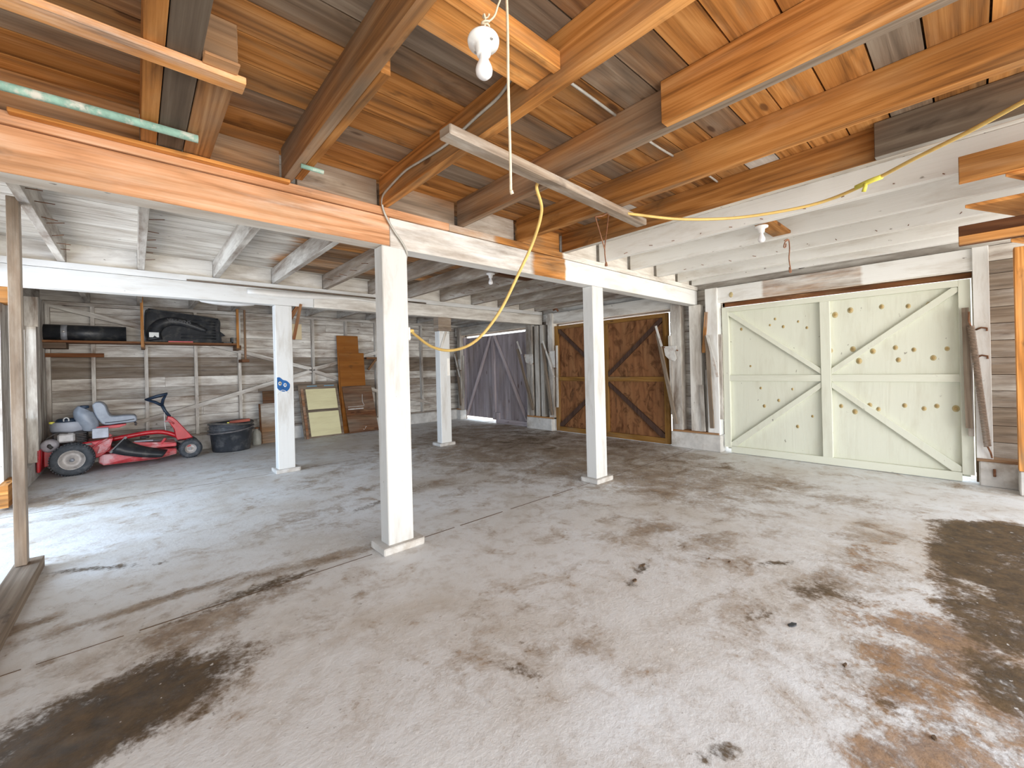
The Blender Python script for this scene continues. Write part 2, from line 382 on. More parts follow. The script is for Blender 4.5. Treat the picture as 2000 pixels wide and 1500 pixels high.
for q in ((900, 850, 1.0, .9, BR, .75), (1000, 870, 1.6, 1.4, BR, .95), (1150, 880, 1.8, 1.3, BR, .85), (960, 840, 1.2, 1.2, BR, .8), (1040, 860, 1.5, 1.1, DK, .42), (1300, 905, 1.3, .7, DK, .30), (1180, 870, 1.2, .9, DK, .35), (1260, 930, 1.3, .8, BR, .8), (1020, 850, .9, .7, DK, .45), (1250, 890, 1.1, .55, BR, .85), (1400, 925, .9, .45, BR, .75),
          (1120, 855, .9, .8, BR, .75), (1580, 960, .7, .3, BR, .5), (940, 900, .8, .3, BR, .7), (900, 960, .4, .15, BR, .5), (1100, 905, .5, .2, BR, .65), (1000, 930, .4, .12, BR, .6)):
    stain(q[0], q[1], q[2], q[3], 90 if q[0] > 1150 else 30, q[4], q[5])
stain(1185, 1015, .16, .07, -20, BR, .85); stain(1270, 1035, .24, .10, -20, BR, .85); stain(1290, 970, .3, .12, -20, BR, .7)
stain(1380, 1055, .30, .13, -20, BR, .65); stain(1330, 1060, .2, .08, -20, DK, .35); stain(1400, 1020, .2, .06, -15, BR, .6)
stain(1255, 1110, .10, .04, 10, DK, .7); stain(1235, 1140, .05, .03, 0, DK, .7); stain(1520, 1100, .16, .04, -35, DK, .65)
stain(1590, 1150, .22, .10, -20, DK, .5); stain(1600, 1140, .3, .14, -20, BR, .7); stain(1650, 1160, .12, .08, 60, DK, .4)
stain(1690, 1050, .35, .14, -50, BR, .55); stain(1750, 1080, .3, .18, -40, OG, .4); stain(1680, 1110, .06, .05, 0, OG, .8)
stain(1500, 1200, .20, .04, -30, DK, .35); stain(1640, 1260, .34, .05, -40, BR, .6); stain(1730, 1330, .20, .10, -60, BR, .75); stain(1740, 1380, .16, .05, 60, DK, .4)
stain(1140, 1265, .10, .07, 0, BR, .6); stain(1020, 1190, .05, .03, 0, BR, .8); stain(1060, 1280, .12, .05, 60, BR, .55)
stain(1020, 1310, .03, .16, 20, DK, .45); stain(1015, 1250, .025, .12, 10, DK, .35); stain(1400, 1470, .085, .035, -30, DK, .65); stain(1120, 1180, .1, .05, 0, BR, .5)
stain(1110, 1110, .12, .06, 0, BR, .45); stain(960, 1040, .12, .04, 60, BR, .4); stain(930, 1360, .1, .08, 0, BR, .35); stain(1010, 1375, .08, .05, 0, BR, .4)
stain(1830, 1240, .35, .25, -40, OG, .85); stain(1900, 1310, .45, .22, -55, OG, .9); stain(1780, 1230, .35, .12, -50, OG, .7); stain(1930, 1400, .4, .15, -60, OG, .85)
stain(1770, 1290, .25, .08, -40, OG, .6); stain(1980, 1340, .22, .16, 0, DK, .8); stain(1790, 1470, .30, .10, -40, OG, .9); stain(1960, 1480, .25, .15, 0, OG, .8)
stain(1850, 1350, .2, .1, -40, BR, .6); stain(1690, 1020, .2, .06, -10, BR, .55)
stain(1850, 1420, .3, .08, -60, BR, .5); stain(2000, 1430, .3, .3, 0, OG, .7)
stain(1900, 955, .5, .12, 85, BR, .35)
stain(1300, 1050, .9, .5, 80, BR, .35); stain(1500, 1150, .8, .5, 60, BR, .30); stain(1700, 1100, .6, .5, 60, BR, .35); stain(1050, 1240, .5, .4, 0, BR, .3); stain(620, 1010, .6, .25, 20, BR, .35); stain(300, 960, .5, .2, 20, BR, .3); stain(520, 1250, .5, .3, 0, BR, .28)
# two tracked-in paths of dirt
for i in range(70):
    a = random.random()
    if random.random() < .5: stain(60 + 600 * a + random.gauss(0, 60), 1420 - 330 * a + random.gauss(0, 40), .02 + .03 * random.random(), .012, random.uniform(-20, 20), BR, .7)
    else: stain(1150 + 700 * a + random.gauss(0, 40), 990 + 330 * a + random.gauss(0, 45), .02 + .03 * random.random(), .014, random.uniform(-60, 10), BR, .6)
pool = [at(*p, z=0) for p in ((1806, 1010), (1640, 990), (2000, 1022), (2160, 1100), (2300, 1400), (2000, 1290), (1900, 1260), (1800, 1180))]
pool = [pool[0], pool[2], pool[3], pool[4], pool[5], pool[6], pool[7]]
def inpoly(x, y, P):
    c = False; j = len(P) - 1
    for i in range(len(P)):
        if (P[i].y > y) != (P[j].y > y) and x < (P[j].x - P[i].x) * (y - P[i].y) / (P[j].y - P[i].y) + P[i].x: c = not c
        j = i
    return c
def build_floor():
    x0, x1, y0, y1, st = -1.4, 7.3, -1.5, 10.3, .04
    xs = [x0]; ys = [y0]
    while xs[-1] < x1: xs.append(xs[-1] + st)
    while ys[-1] < y1: ys.append(ys[-1] + st)
    nx, ny = len(xs), len(ys)
    me = bpy.data.meshes.new('floor')
    V = [(x * K, y * K, 0) for y in ys for x in xs]
    Fc = [(j * nx + i, j * nx + i + 1, (j + 1) * nx + i + 1, (j + 1) * nx + i) for j in range(ny - 1) for i in range(nx - 1)]
    b = len(V); V += [(x0 * K, y0 * K, -.2), (xs[-1] * K, y0 * K, -.2), (xs[-1] * K, ys[-1] * K, -.2), (x0 * K, ys[-1] * K, -.2)]
    Fc += [(b, b + 3, b + 2, b + 1), (0, b, b + 1, nx - 1), (nx - 1, b + 1, b + 2, nx * ny - 1), ((ny - 1) * nx, nx * ny - 1, b + 2, b + 3), (0, (ny - 1) * nx, b + 3, b)]
    me.from_pydata(V, [], Fc)
    buf = [[0.0, 0.0, 0.0, 1.0] for _ in V]
    for (cx, cy, ra, rb, an, ch, amt, ed) in stains:
        ca, sa = math.cos(an), math.sin(an); R = max(ra, rb) * 1.8
        i0 = max(0, int((cx - R - x0) / st)); i1 = min(nx, int((cx + R - x0) / st) + 2); j0 = max(0, int((cy - R - y0) / st)); j1 = min(ny, int((cy + R - y0) / st) + 2)
        for j in range(j0, j1):
            for i in range(i0, i1):
                dx, dy = xs[i] - cx, ys[j] - cy
                q = math.sqrt(((dx * ca + dy * sa) / max(ra, .04)) ** 2 + ((-dx * sa + dy * ca) / max(rb, .04)) ** 2)
                w = max(0.0, 1 - (q / 1.7) ** 2) ** 1.3 * amt
                c = buf[j * nx + i]; c[ch] = max(c[ch], w)
    for j in range(ny):
        for i in range(nx):
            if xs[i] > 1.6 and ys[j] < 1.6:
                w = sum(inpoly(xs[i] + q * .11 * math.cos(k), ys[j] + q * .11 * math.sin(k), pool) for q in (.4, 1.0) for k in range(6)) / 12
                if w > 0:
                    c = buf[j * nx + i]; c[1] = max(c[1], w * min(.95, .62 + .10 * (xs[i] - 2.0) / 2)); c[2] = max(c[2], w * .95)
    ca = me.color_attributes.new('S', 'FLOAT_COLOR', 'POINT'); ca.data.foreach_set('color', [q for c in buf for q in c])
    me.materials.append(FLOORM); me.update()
    o = bpy.data.objects.new('floor', me); col.objects.link(o); tag(o, kind='structure', label='stained grey concrete slab floor with brown patches', cat='floor')
    o['_o'] = (0, 0, 0)
    return o
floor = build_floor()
# saw-cut joint lines in the slab: narrow recess strips filled with dirt
j = MB()
for y, w in ((3.12, .012), (6.68, .012)):
    xx = -1.3; 
    while xx < 7.0:
        x2 = min(7.0, xx + random.uniform(.3, .7)); ww = w * random.uniform(.6, 1.2)
        j.box(xx, x2, y - ww * .45, y + ww * random.uniform(.2, .4), .0004, .0016); xx = x2 + random.uniform(0, .12)
j.build('control_joint', DEADLEAF, floor)

# ------------------------------------------------------------------ ceiling deck
def deck_paint(x, y):
    if y < 3.12:
        return (0.0) if x < 3.60 else 1.0
    if y < 6.65:
        return 0.95 if x < 1.3 else (0.28 if x < 4.3 else .7)
    return 0.8
m = MB(); y = -1.3; xj = [-1.25, -.57, .08, .79, 1.46, 2.185, 2.90, 3.60, 4.30, 4.99, 5.7, 6.4, 7.1]
palette = [(1.15, .0), (1.3, .05), (.95, .15), (.8, .25), (.75, .55), (1.0, .3), (.85, .7), (1.45, .0), (1.6, .1), (.7, .2)]
while y < 10.3:
    w = random.uniform(.185, .215); cuts = [0]
    k = 0
    while k < 12:
        k2 = min(12, k + random.choice((2, 3, 4, 5))); x0, x1 = xj[k], xj[k2]
        t, gq = random.choice(palette)
        if x1 < 1.2 and y < 3: gq = min(.75, gq + .28); t = t * .85
        def f(p, n, t=t, gq=gq):
            pa = deck_paint(p.x, y + w / 2); tt = t if pa < .5 else (.88 + .1 * t)
            return (tt, pa, gq + (.4 if (y > 3.12 and p.x > 1.3) else 0))
        m.box(x0 + .002, x1 - .002, y, y + w - .009, 2.90, 2.93, f, n=max(2, (k2 - k) * 2)); k = k2
    y += w
m.box(-1.3, 7.15, -1.3, 10.3, 2.95, 2.97, const(.5, 0, .3))
ceiling = m.build('ceiling', WOOD); tag(ceiling, 'underside of rough floor boards, bare orange near and whitewashed beyond', 'ceiling', kind='structure')

# ------------------------------------------------------------------ joists
ZJ, ZD = 2.68, 2.90
def joist(x0, x1, y0, y1, f, label, name='ceiling_joist', mat=None, group='joists of the loft floor', z0=ZJ, n=8):
    b = MB().box(x0, x1, y0, y1, z0, ZD, f, n)
    o = b.build(name, mat or WOOD, bevel=.003)
    return tag(o, label, 'ceiling joist', group)
def fbare(t, g, bottom_paint=0.0, wob=.12):
    ph = random.random() * 9
    return lambda p, n: (t * (1 + wob * math.sin(p.y * 2.1 + ph)), bottom_paint if (n is not None and n.z < -.5) else 0.0, g + .18 * math.sin(p.y * 1.7 + ph * 2))
YN, YM, YF = 3.06, 6.66, 10.02
near = [(.045, .110, 1.10, .0, 'narrow orange joist at far left, beside the blackened timber'),
        (.745, .800, .95, .62, 'olive-grey joist left of the hanging bulb, with a pale underside'),
        (1.425, 1.490, 1.22, .10, 'amber joist behind the hanging bulb carrying the grey cable'),
        (2.15, 2.215, .95, .68, 'greyish joist with a dark water stain, half covered by an orange plank'),
        (2.87, 2.935, 1.0, .16, 'long honey-brown joist between the stained joist and the paint line'),
        (3.56, 3.625, .85, .05, 'dark amber joist with bold grain along the white paint line')]
for x0, x1, t, g, lb in near:
    joist(x0, x1, -1.2, YN, fbare(t, g, .9 if x0 > 3.5 else 0.0), lb)
for o_ in (): pass
whites = [(4.25, 4.315, 'first white-painted joist beyond the bare ones, the wooden lampholder block behind it'), (4.94, 5.005, 'second white-painted joist above the white garage door side'),
          (5.63, 5.695, 'third white-painted joist above the white garage door side'), (6.28, 6.345, 'fourth white-painted joist, next to the last before the door wall'),
          (6.75, 6.815, 'last white-painted joist, tight above the white garage door header')]
wj = []
for x0, x1, lb in whites:
    wj.append(joist(x0, x1, -1.2, YN, lambda p, n: (1.06, 1.1, .4), lb, mat=WHITEW))
# sister pieces and loose timbers beside the near joists
def lone(name, label, cat, mbf, mat=None, bevel=.003, group=None):
    o = mbf.build(name, mat or WOOD, bevel=bevel); return tag(o, label, cat, group)
lone('weathered_timber', 'blackened grey timber wedged between two joists at upper left', 'timber', MB().box(.114, .222, -1.2, 3.03, ZJ, ZD, lambda p, n: (.48, 0, 1.0), 8))
lone('short_timber', 'short brown timber with split end beside the blackened one', 'timber', MB().box(.226, .352, 2.09, 3.03, ZJ, ZD, lambda p, n: (.9, 0, .45), 4))
lone('sister_board', 'thin orange board nailed along the olive-grey joist', 'board', MB().box(.803, .850, 1.68, 2.98, ZJ + .005, ZD, fbare(1.0, .1), 4))
lone('sister_board', 'wide orange plank doubling the grey stained joist', 'board', MB().box(2.085, 2.148, -1.2, 1.085, ZJ - .004, ZD - .003, fbare(1.12, .08), 6))
lone('sister_board', 'dark brown plank doubling the last bare joist, white below', 'board', MB().box(3.495, 3.557, -1.2, .40, ZJ - .002, ZD - .003, lambda p, n: (.50, .9 if n.z < -.5 else 0, .75), 6))
# middle bay and far bay
def fmid(x):
    if x < 1.9: return lambda p, n: (.93, .92, .6)
    return lambda p, n: (.98, .40 + .12 * (x - 2) / 5, 1.0)
midn = ['leftmost white joist of the middle bay, lined with nails', 'white joist of the middle bay above the shelf tray, lined with nails', 'white joist of the middle bay right of the nailed pair',
        'white joist of the middle bay just left of the central post', 'white nailed joist of the middle bay seen against the central post', 'grey joist right of the central post top', 'grey joist left of the small far bulb',
        'grey joist just beyond the small far bulb', 'grey joist third beyond the far bulb', 'grey joist fourth beyond the far bulb', 'grey joist fifth beyond the far bulb', 'grey joist nearest the brown door header']
mx = [-.60, .045, .78, 1.46, 2.15, 2.87, 3.56, 4.25, 4.97, 5.66, 6.28, 6.75]
mids = []
for x, lb in zip(mx, midn):
    mids.append(joist(x, x + .062, 3.30, YM, fmid(x), lb, mat=WOODW, group='joists of the middle bay'))
for i, x in enumerate(mx):
    joist(x, x + .062, 6.80, YF, lambda p, n: (.85, .8, .8), ['first', 'second', 'third', 'fourth', 'fifth', 'sixth', 'seventh', 'eighth', 'ninth', 'tenth', 'eleventh', 'last'][i] + ' whitewashed joist from the left behind the far white beam', mat=WOODW, group='joists of the back bay')
# bent nails along some joists
def nail_mb(p, d, l): return MB().tube([p, Vector(p) + Vector(d) * l], .0035, 5)
for jo, x in ((wj[0], 4.25), (wj[2], 5.63)):
    for k in range(10):
        nail_mb((x, .1 + .28 * k + random.uniform(-.05, .05), 2.69 + random.uniform(0, .03)), (-1, random.uniform(-.3, .3), random.uniform(-.5, .1)), random.uniform(.04, .07)).build('nail', RUST, jo)
for jo, x, side in ((mids[7], 4.25, -1), (mids[8], 4.97, -1), (mids[0], -.60 + .062, 1), (mids[1], .045 + .062, 1), (mids[4], 2.15, -1)):
    for k in range(9):
        yy = 3.75 + .31 * k + random.uniform(-.05, .05); zz = 2.72 + random.uniform(-.01, .03)
        nail_mb((x, yy, zz), (side, random.uniform(-.15, .15), random.uniform(-.15, .25)), random.uniform(.06, .11)).build('nail', RUST, jo)

# ------------------------------------------------------------------ beams, ledgers and blocking
BY0, BY1 = 3.05, 3.21
def fleft(p, n):
    if n.z < -.5 or n.y > .5: return (1.0, 1.0, 0)
    return (1.12, .32, .05 + .1 * math.sin(p.x * 4))
def fright(p, n):
    if n.z < -.5 or n.y > .5: return (1.0, 1.0, 0)
    if p.x < 3.12: return (1.08, .50, 1.0)
    if p.x < 3.62: return (1.25, .30, .2)
    return (1.04, 1.0, 0)
o = thing('main_beam', (3, 3.13, 2.37), 'heavy beam across the room on the two nearest posts, orange left and whitewashed right', 'beam')
MB().box(-1.2, 1.50, BY0, BY1, 2.385, 2.61, fleft, 12).build('timber', BEAMW, o, bevel=.004)
b = MB(); b.box(1.504, 6.93, BY0 + .004, BY1, 2.375, 2.61, fright, 60); b.build('timber', WHITEW, o, bevel=.004)
MB().box(-1.2, 2.05, BY0 - .012, BY1, 2.614, 2.675, lambda p, n: (1.05, .3, .1), 8).build('ledger', BEAMW, o, bevel=.002)
MB().box(2.055, 6.93, BY0 - .006, BY1, 2.614, 2.675, lambda p, n: (1.05, .45 if p.x < 2.6 else .15 if p.x < 3.55 else 1.0, .6 if p.x < 2.6 else .1), 40).build('ledger', WOOD, o, bevel=.002)
b = MB()
edges = [-1.2] + sorted([v for p in ((.045, .352), (.745, .85), (1.425, 1.49), (2.15, 2.215), (2.87, 2.935), (3.56, 3.625), (4.25, 4.315), (4.94, 5.005), (5.63, 5.695), (6.28, 6.345), (6.75, 6.815)) for v in p]) + [6.93]
cols_ = [(1.0, .2, .5), (1.0, .15, .6), (1.0, .35, .8), (1.05, .3, .7), (1.05, .45, .8), (1.2, .15, .1), (1.1, 1, .3)] + [(1.1, 1, 0)] * 6
for i in range(0, len(edges) - 1, 2):
    c = cols_[min(i // 2, len(cols_) - 1)]
    if i // 2 == 5: c = (1.2, .1, .15)
    MB().box(edges[i] + .002, edges[i + 1] - .002, 3.10, 3.15, 2.678, 2.898, (lambda c: lambda p, n: c)(c), 3).build('blocking', WOOD, o)
o = thing('far_beam', (3, 6.7, 2.38), 'white beam across the room on the two farther posts', 'beam')
MB().box(-1.08, 2.0, 6.60, 6.76, 2.385, 2.60, lambda p, n: (.88, 1.1, .2), 10).build('timber', WHITEW, o, bevel=.004)
MB().box(2.004, 6.93, 6.60, 6.76, 2.385, 2.60, lambda p, n: (1.0, .92, .5), 10).build('timber', WOOD, o, bevel=.004)
MB().box(-1.08, 6.93, 6.595, 6.76, 2.604, 2.675, lambda p, n: (.92, 1.1, .2), 10).build('ledger', WHITEW, o, bevel=.002)
for i in range(len(mx)):
    a0 = mx[i - 1] + .062 if i else -1.08
    MB().box(a0 + .002, mx[i] - .002, 6.665, 6.70, 2.678, 2.898, lambda p, n: (1.08, 1, .3), 2).build('blocking', WOOD, o)

# ------------------------------------------------------------------ posts
def post(x0, x1, y0, y1, top, label, pad, f=None):
    o = thing('wooden_post', ((x0 + x1) / 2, (y0 + y1) / 2, 0), label, 'post', 'square posts under the beams')
    s = MB().box(x0, x1, y0, y1, .05, top, f or (lambda p, n: (.80, 1.0, .5)), 10).build('shaft', WHITEW, o, bevel=.006)
    b = MB(); px0, px1, py0, py1 = pad
    poly = [(px0, py0, 0), (px1 - .02, py0, 0), (px1, py0 + .03, 0), (px1, py1, 0), (px0 + .02, py1, 0), (px0, py1 - .03, 0)]
    b.prism(poly, (0, 0, .055)); b.build('footing', CONC, o, bevel=.008)
    return o, s
pA, sA = post(1.432, 1.645, 3.05, 3.19, 2.383, 'white post nearest the camera, yellow cord plugged in beside it', (1.37, 1.73, 3.00, 3.27))
pB, sB = post(4.085, 4.30, 3.05, 3.20, 2.373, 'white post in front of the brown plywood garage door', (4.03, 4.37, 3.0, 3.27), lambda p, n: (.84, 1.0, .5))
pC, sC = post(1.482, 1.70, 6.60, 6.76, 2.383, 'white post with the blue spray-painted face', (1.44, 1.77, 6.56, 6.86), lambda p, n: (.86, 1.0, .6))
pD, sD = post(4.18, 4.40, 6.60, 6.76, 2.13, 'farthest white post, with a bare brown block on its top', (4.12, 4.47, 6.56, 6.86), lambda p, n: (.95, .86, .8))
MB().box(4.15, 4.43, 6.58, 6.75, 2.133, 2.383, lambda p, n: (1.0, .35, .9), 2).build('cap_block', WOOD, pD, bevel=.004)
MB().bar((4.19, 6.585, 1.80), (4.31, 6.585, 2.12), .025, .04, (1, 0, 0), lambda p, n: (1, .9, .4)).build('brace_strip', WOOD, pD)
MB().box(4.33, 4.385, 6.592, 6.599, 1.30, 1.62, const(1.3, 1, 0)).build('pale_patch', WOOD, pD)
# spray-painted face on post C
g_ = MB(); yb = 6.5985
blob = [(538, 738), (546, 737), (553, 742), (560, 744), (566, 750), (566, 757), (562, 763), (556, 765), (549, 764), (543, 760), (540, 753)]
pts = [at(px, py, y=yb) for px, py in blob]
pts = [Vector((max(1.486, p.x), yb, p.z)) for p in catmull(pts + [pts[0]], 4)[:-1]]
g_.prism(pts, (0, .0012, 0)); g_.build('blue_paint_blot', BLUEP, pC)
for ex, ey in ((547, 749), (557, 752)):
    c = at(ex, ey, y=yb - .001); MB().lathe([(0, 0), (.026, 0), (.026, .001), (0, .001)], c, (0, 1, 0), 16, sx=.8, sy=1.1).build('white_eye', PAPER if ex < 550 else WHITEP, pC)
    MB().lathe([(0, 0), (.011, 0), (.011, .001), (0, .001)], c - Vector((.003, .0015, 0)), (0, 1, 0), 12).build('blue_pupil', BLUEP, pC)
MB().tube([at(q[0], q[1], y=yb - .001) for q in ((541, 770), (546, 765), (552, 762), (558, 764), (563, 768))], .004, 5, smooth_path=4).build('white_curve', WHITEP, pC)
# outlet on post A
o = thing('outlet_box', (1.69, 3.16, 1.62), 'small white outlet box on the nearest post with the yellow cord in it', 'outlet')
MB().box(1.646, 1.70, 3.12, 3.19, 1.655, 1.765, const()).build('box', WHITEP, o, bevel=.006)
MB().tube([(1.70, 3.15, 1.735), (1.72, 3.145, 1.735)], .016, 10).build('socket', WHITEP, o); MB().tube([(1.70, 3.15, 1.685), (1.712, 3.145, 1.685)], .016, 10).build('socket', WHITEP, o)

# ------------------------------------------------------------------ back wall
def planks_y(m, x0, x1, y, z0, z1, ff, w=.20, th=.025, jx=None):
    z = z0; i = 0
    while z < z1 - .02:
        ww = min(w * random.uniform(.93, 1.07), z1 - z); t, pa, gr = ff(z)
        x = x0
        while x < x1 - .01:
            x2 = min(x1, x + random.uniform(1.6, 4.0))
            tt = t * random.uniform(.9, 1.08); pp = pa + random.uniform(-.12, .1)
            m.box(x + .0015, x2 - .0015, y, y + th, z + .003, z + ww - .003, (lambda a, b_, c_: lambda p, n: (a, b_, c_))(tt, pp, gr), 3); x = x2
        z += ww
def planks_x(m, x, y0, y1, z0, z1, ff, w=.20, th=.025):
    z = z0
    while z < z1 - .02:
        ww = min(w * random.uniform(.93, 1.07), z1 - z); t, pa, gr = ff(z)
        tt = t * random.uniform(.88, 1.08)
        m.box(x, x + th, y0, y1, z + .003, z + ww - .003, (lambda a, b_, c_: lambda p, n: (a, b_, c_))(tt, pa + random.uniform(-.1, .1), gr), 2); z += ww
YW = 10.10
def wallf(z):
    if 1.38 < z < 1.62: return (.75, .40, 1.0)
    if .9 < z < 1.1: return (.85, .50, .9)
    return (random.uniform(.98, 1.18), random.choice((.66, .78, .9, .6)), .9)
m = MB(); planks_y(m, -1.2, 7.1, YW, .27, 2.93, wallf, .19); m.box(-1.2, 7.1, YW + .03, YW + .05, 0, 2.95, const(.4, 0, .5))
wall_back = m.build('wall_back', WOODW); tag(wall_back, 'back wall of whitewashed horizontal planks between studs', 'wall', kind='structure')
for x in (-1.06, -.545, .13, .85, 1.56, 2.27, 2.975, 3.72, 4.46, 5.19, 5.74, 6.45):
    MB().box(x, x + .05, YW - .10, YW, .30, 2.62, lambda p, n: (1.08, .95, .3) if p.x < 2 else (.9, .72, .7), 4).build('stud', WOODW, wall_back)
MB().box(-1.1, 7.0, YW - .11, YW, 2.62, 2.68, lambda p, n: (1.0, .85, .4), 6).build('top_plate', WOODW, wall_back)
MB().box(-1.1, 7.0, YW - .11, YW, .27, .30, lambda p, n: (.7, .5, .6), 6).build('sill_plate', WOODW, wall_back)
for A, B in (((-1.02, 2.62), (2.95, 1.50)), ((2.98, 1.46), (4.60, .88)), ((-1.04, .36), (.50, .72)), ((.50, .72), (2.95, 1.46)), ((2.98, 1.50), (4.75, 1.95)), ((4.62, .88), (6.4, .42))):
    MB().bar((A[0], YW - .055, A[1]), (B[0], YW - .055, B[1]), .10, .075, (0, 0, 1), lambda p, n: (1.06, .95, .4), 4).build('brace', WOODW, wall_back)
m = MB(); m.box(-1.2, 7.1, 9.93, 10.16, 0, .27, const()); kb = m.build('trim_1', CONC, bevel=.01); tag(kb, 'whitewashed concrete kerb under the back wall', 'kerb', kind='structure')

# ------------------------------------------------------------------ left wall
XL = -1.12
m = MB(); y = 7.36
while y < 10.08:
    w = random.uniform(.20, .25); y2 = min(y + w, 10.1)
    if not (8.52 < y + w / 2 < 8.74):
        if y < 8.55 < y2: y2 = 8.55
        m.box(XL - .03, XL, y + .003, y2 - .003, .25, 2.45, (lambda t: lambda p, n: (t, .9, .5))(random.uniform(.85, 1.05)), 3)
    else:
        m.box(XL - .03, XL, y + .003, y2 - .003, .25, .88, const(.9, .9, .5)); m.box(XL - .03, XL, y + .003, y2 - .003, 2.1, 2.45, const(.9, .9, .5))
    y = y2
m.box(XL - .03, XL + .001, -1.3, 10.1, 2.45, 2.90, lambda p, n: (.95, .9, .4), 8)
m.box(XL - .03, XL, .5, 4.3, 0, 2.45, lambda p, n: (.95, .8, .4), 4)
wl = m.build('wall_left', WOODW); tag(wl, 'left wall of upright whitewashed boards with a slit of daylight', 'wall', kind='structure')
MB().box(XL + .001, XL + .10, 7.30, 7.62, 2.29, 2.57, const(1.2, 0, .05)).build('header', WOOD, wl)
MB().box(XL + .001, XL + .08, 7.02, 7.6, .03, .27, const(1.25, 0, .05)).build('kick_board', WOOD, wl)
MB().box(XL + .001, XL + .10, 8.80, 9.02, .25, 2.42, lambda p, n: (1.05, 1, .2), 4).build('stud', WOODW, wl)
MB().box(XL + .001, XL + .13, 8.74, 8.84, 2.15, 2.56, const(1.15, 1, .2)).build('nailer_block', WOODW, wl)
MB().box(XL + .001, XL + .07, 9.35, 9.70, .25, 2.64, lambda p, n: (.95, .9, .5), 4).build('stud', WOODW, wl)
MB().box(XL + .001, XL + .06, 9.83, 9.98, .25, 2.64, lambda p, n: (.95, .9, .5), 4).build('stud', WOODW, wl)
m = MB(); m.box(XL - .05, XL + .06, 7.6, 9.93, 0, .25, const()); kb = m.build('trim_2', CONC, bevel=.01); tag(kb, 'whitewashed concrete kerb under the left wall', 'kerb', kind='structure')
# upright 2x4 at the left edge with its sole plate
o = thing('upright_stud', (-.62, 4.57, 0), 'bare brown upright two-by-four at the left edge of the picture', 'post')
MB().box(-.655, -.595, 4.55, 4.64, .085, 2.71, lambda p, n: (1.2 if p.z > 1.0 else 1.0, .42, .85), 8).build('board', WOODW, o, bevel=.003)
o = lone('sole_plate', 'worn grey two-by-four lying on the floor at the left edge', 'board', MB().bar((-.62, 2.6, .041), (-.60, 4.72, .041), .14, .082, (0, 0, 1), lambda p, n: (.85, .2, 1.0), 4), WOODW)

# ------------------------------------------------------------------ door wall
XD = 6.98
m = MB()
fs = lambda z: (.80, .55, 1.0)
for y0, y1, q in ((-1.3, 0.0, .42), (2.68, 3.56, .62), (6.2, 7.06, .45), (9.72, 10.13, .5)):
    planks_x(m, XD, y0, y1, .27, 2.45, (lambda q: lambda z: (.8, q, 1.0))(q), .19)
planks_x(m, XD, -1.3, 10.13, 2.45, 2.93, lambda z: (1.0, .8, .6), .16)
m.box(XD + .03, XD + .05, -1.3, -.0, 0, 2.9, const(.4, 0, .5)); m.box(XD + .03, XD + .05, 2.70, 3.54, 0, 2.9, const(.4, 0, .5)); m.box(XD + .03, XD + .05, 6.2, 7.04, 0, 2.9, const(.4, 0, .5))
m.box(XD + .03, XD + .05, 9.74, 10.13, 0, 2.9, const(.4, 0, .5)); m.box(XD + .03, XD + .05, -1.3, 10.13, 2.36, 2.92, const(.4, 0, .5), 1)
wr = m.build('wall_right', WOODW); tag(wr, 'door wall with grey siding between three garage doors', 'wall', kind='structure')
W1 = lambda p, n: (1.02, 1.0, .4)
W2 = lambda p, n: (.92, .80, .8)
W3 = lambda p, n: (.80, .55, 1.0)
def part(nm, b, par, mat=WOOD, bevel=.003): return b.build(nm, mat, par, bevel=bevel)
# headers and the outer stops behind the doors
part('door_stop', MB().box(7.03, 7.06, -.05, 2.75, 2.30, 2.38, const(.9, 0, .2), 2), wr, DARKW)
part('door_stop', MB().box(7.03, 7.06, 3.5, 6.25, 2.335, 2.38, W2, 2), wr); part('door_stop', MB().box(7.03, 7.06, 7.0, 9.8, 2.335, 2.38, W2, 2), wr)
for a_, b_ in ((-.06, .005), (2.66, 2.72), (3.48, 3.555), (6.205, 6.27), (6.98, 7.05), (9.67, 9.74)): part('door_stop', MB().box(7.03, 7.06, a_, b_, .10, 2.38, W2, 2), wr)
part('header', MB().box(6.86, 6.97, -.02, 2.90, 2.365, 2.60, lambda p, n: (1.05, 1.05 if abs(p.y - 1.55) > .6 else .46, .5), 24), wr, WHITEW)
part('header', MB().box(6.86, 6.97, 3.32, 6.42, 2.365, 2.60, W2, 6), wr); part('header', MB().box(6.86, 6.97, 6.80, 10.0, 2.365, 2.60, W3, 6), wr)
for a, b_, ff in ((-.125, -.005, W1), (2.70, 2.88, W1), (3.30, 3.47, W2), (6.20, 6.34, W2), (6.86, 7.04, W3), (9.72, 9.86, W3)):
    part('jamb', MB().box(6.82, 6.975, a, b_, .27, 2.60, ff, 6), wr, WHITEW if a < 3 else WOODW)
part('stud', MB().box(6.84, 6.975, 2.97, 3.16, .30, 2.37, W1, 6), wr); part('stud', MB().box(6.84, 6.975, 6.50, 6.60, .30, 2.37, W3, 6), wr); part('stud', MB().box(6.84, 6.975, 6.66, 6.78, .30, 2.37, W3, 6), wr)
part('stud', MB().box(6.90, 6.975, 2.89, 2.945, .30, 1.30, W3, 2), wr)
for a, b_ in ((-.30, -.005), (2.71, 3.47), (6.2, 7.04), (9.74, 9.93)):
    part('sill_plate', MB().box(6.80, 6.975, a, b_, .27, .30, const(.95, .15, .5)), wr)
i = 3
for a, b_ in ((-1.3, -.02), (2.68, 3.50), (6.26, 7.06), (9.74, 9.93)):
    kb = MB().box(6.80, 7.02, a, b_, 0, .268, const()).build('trim_%d' % i, CONC, bevel=.012); i += 1
    tag(kb, ('whitewashed concrete kerb ' + ['right of the white garage door', 'between the white and the brown garage doors', 'between the brown and the dark far doors', 'left of the dark far door'][i - 4]), 'kerb', kind='structure')
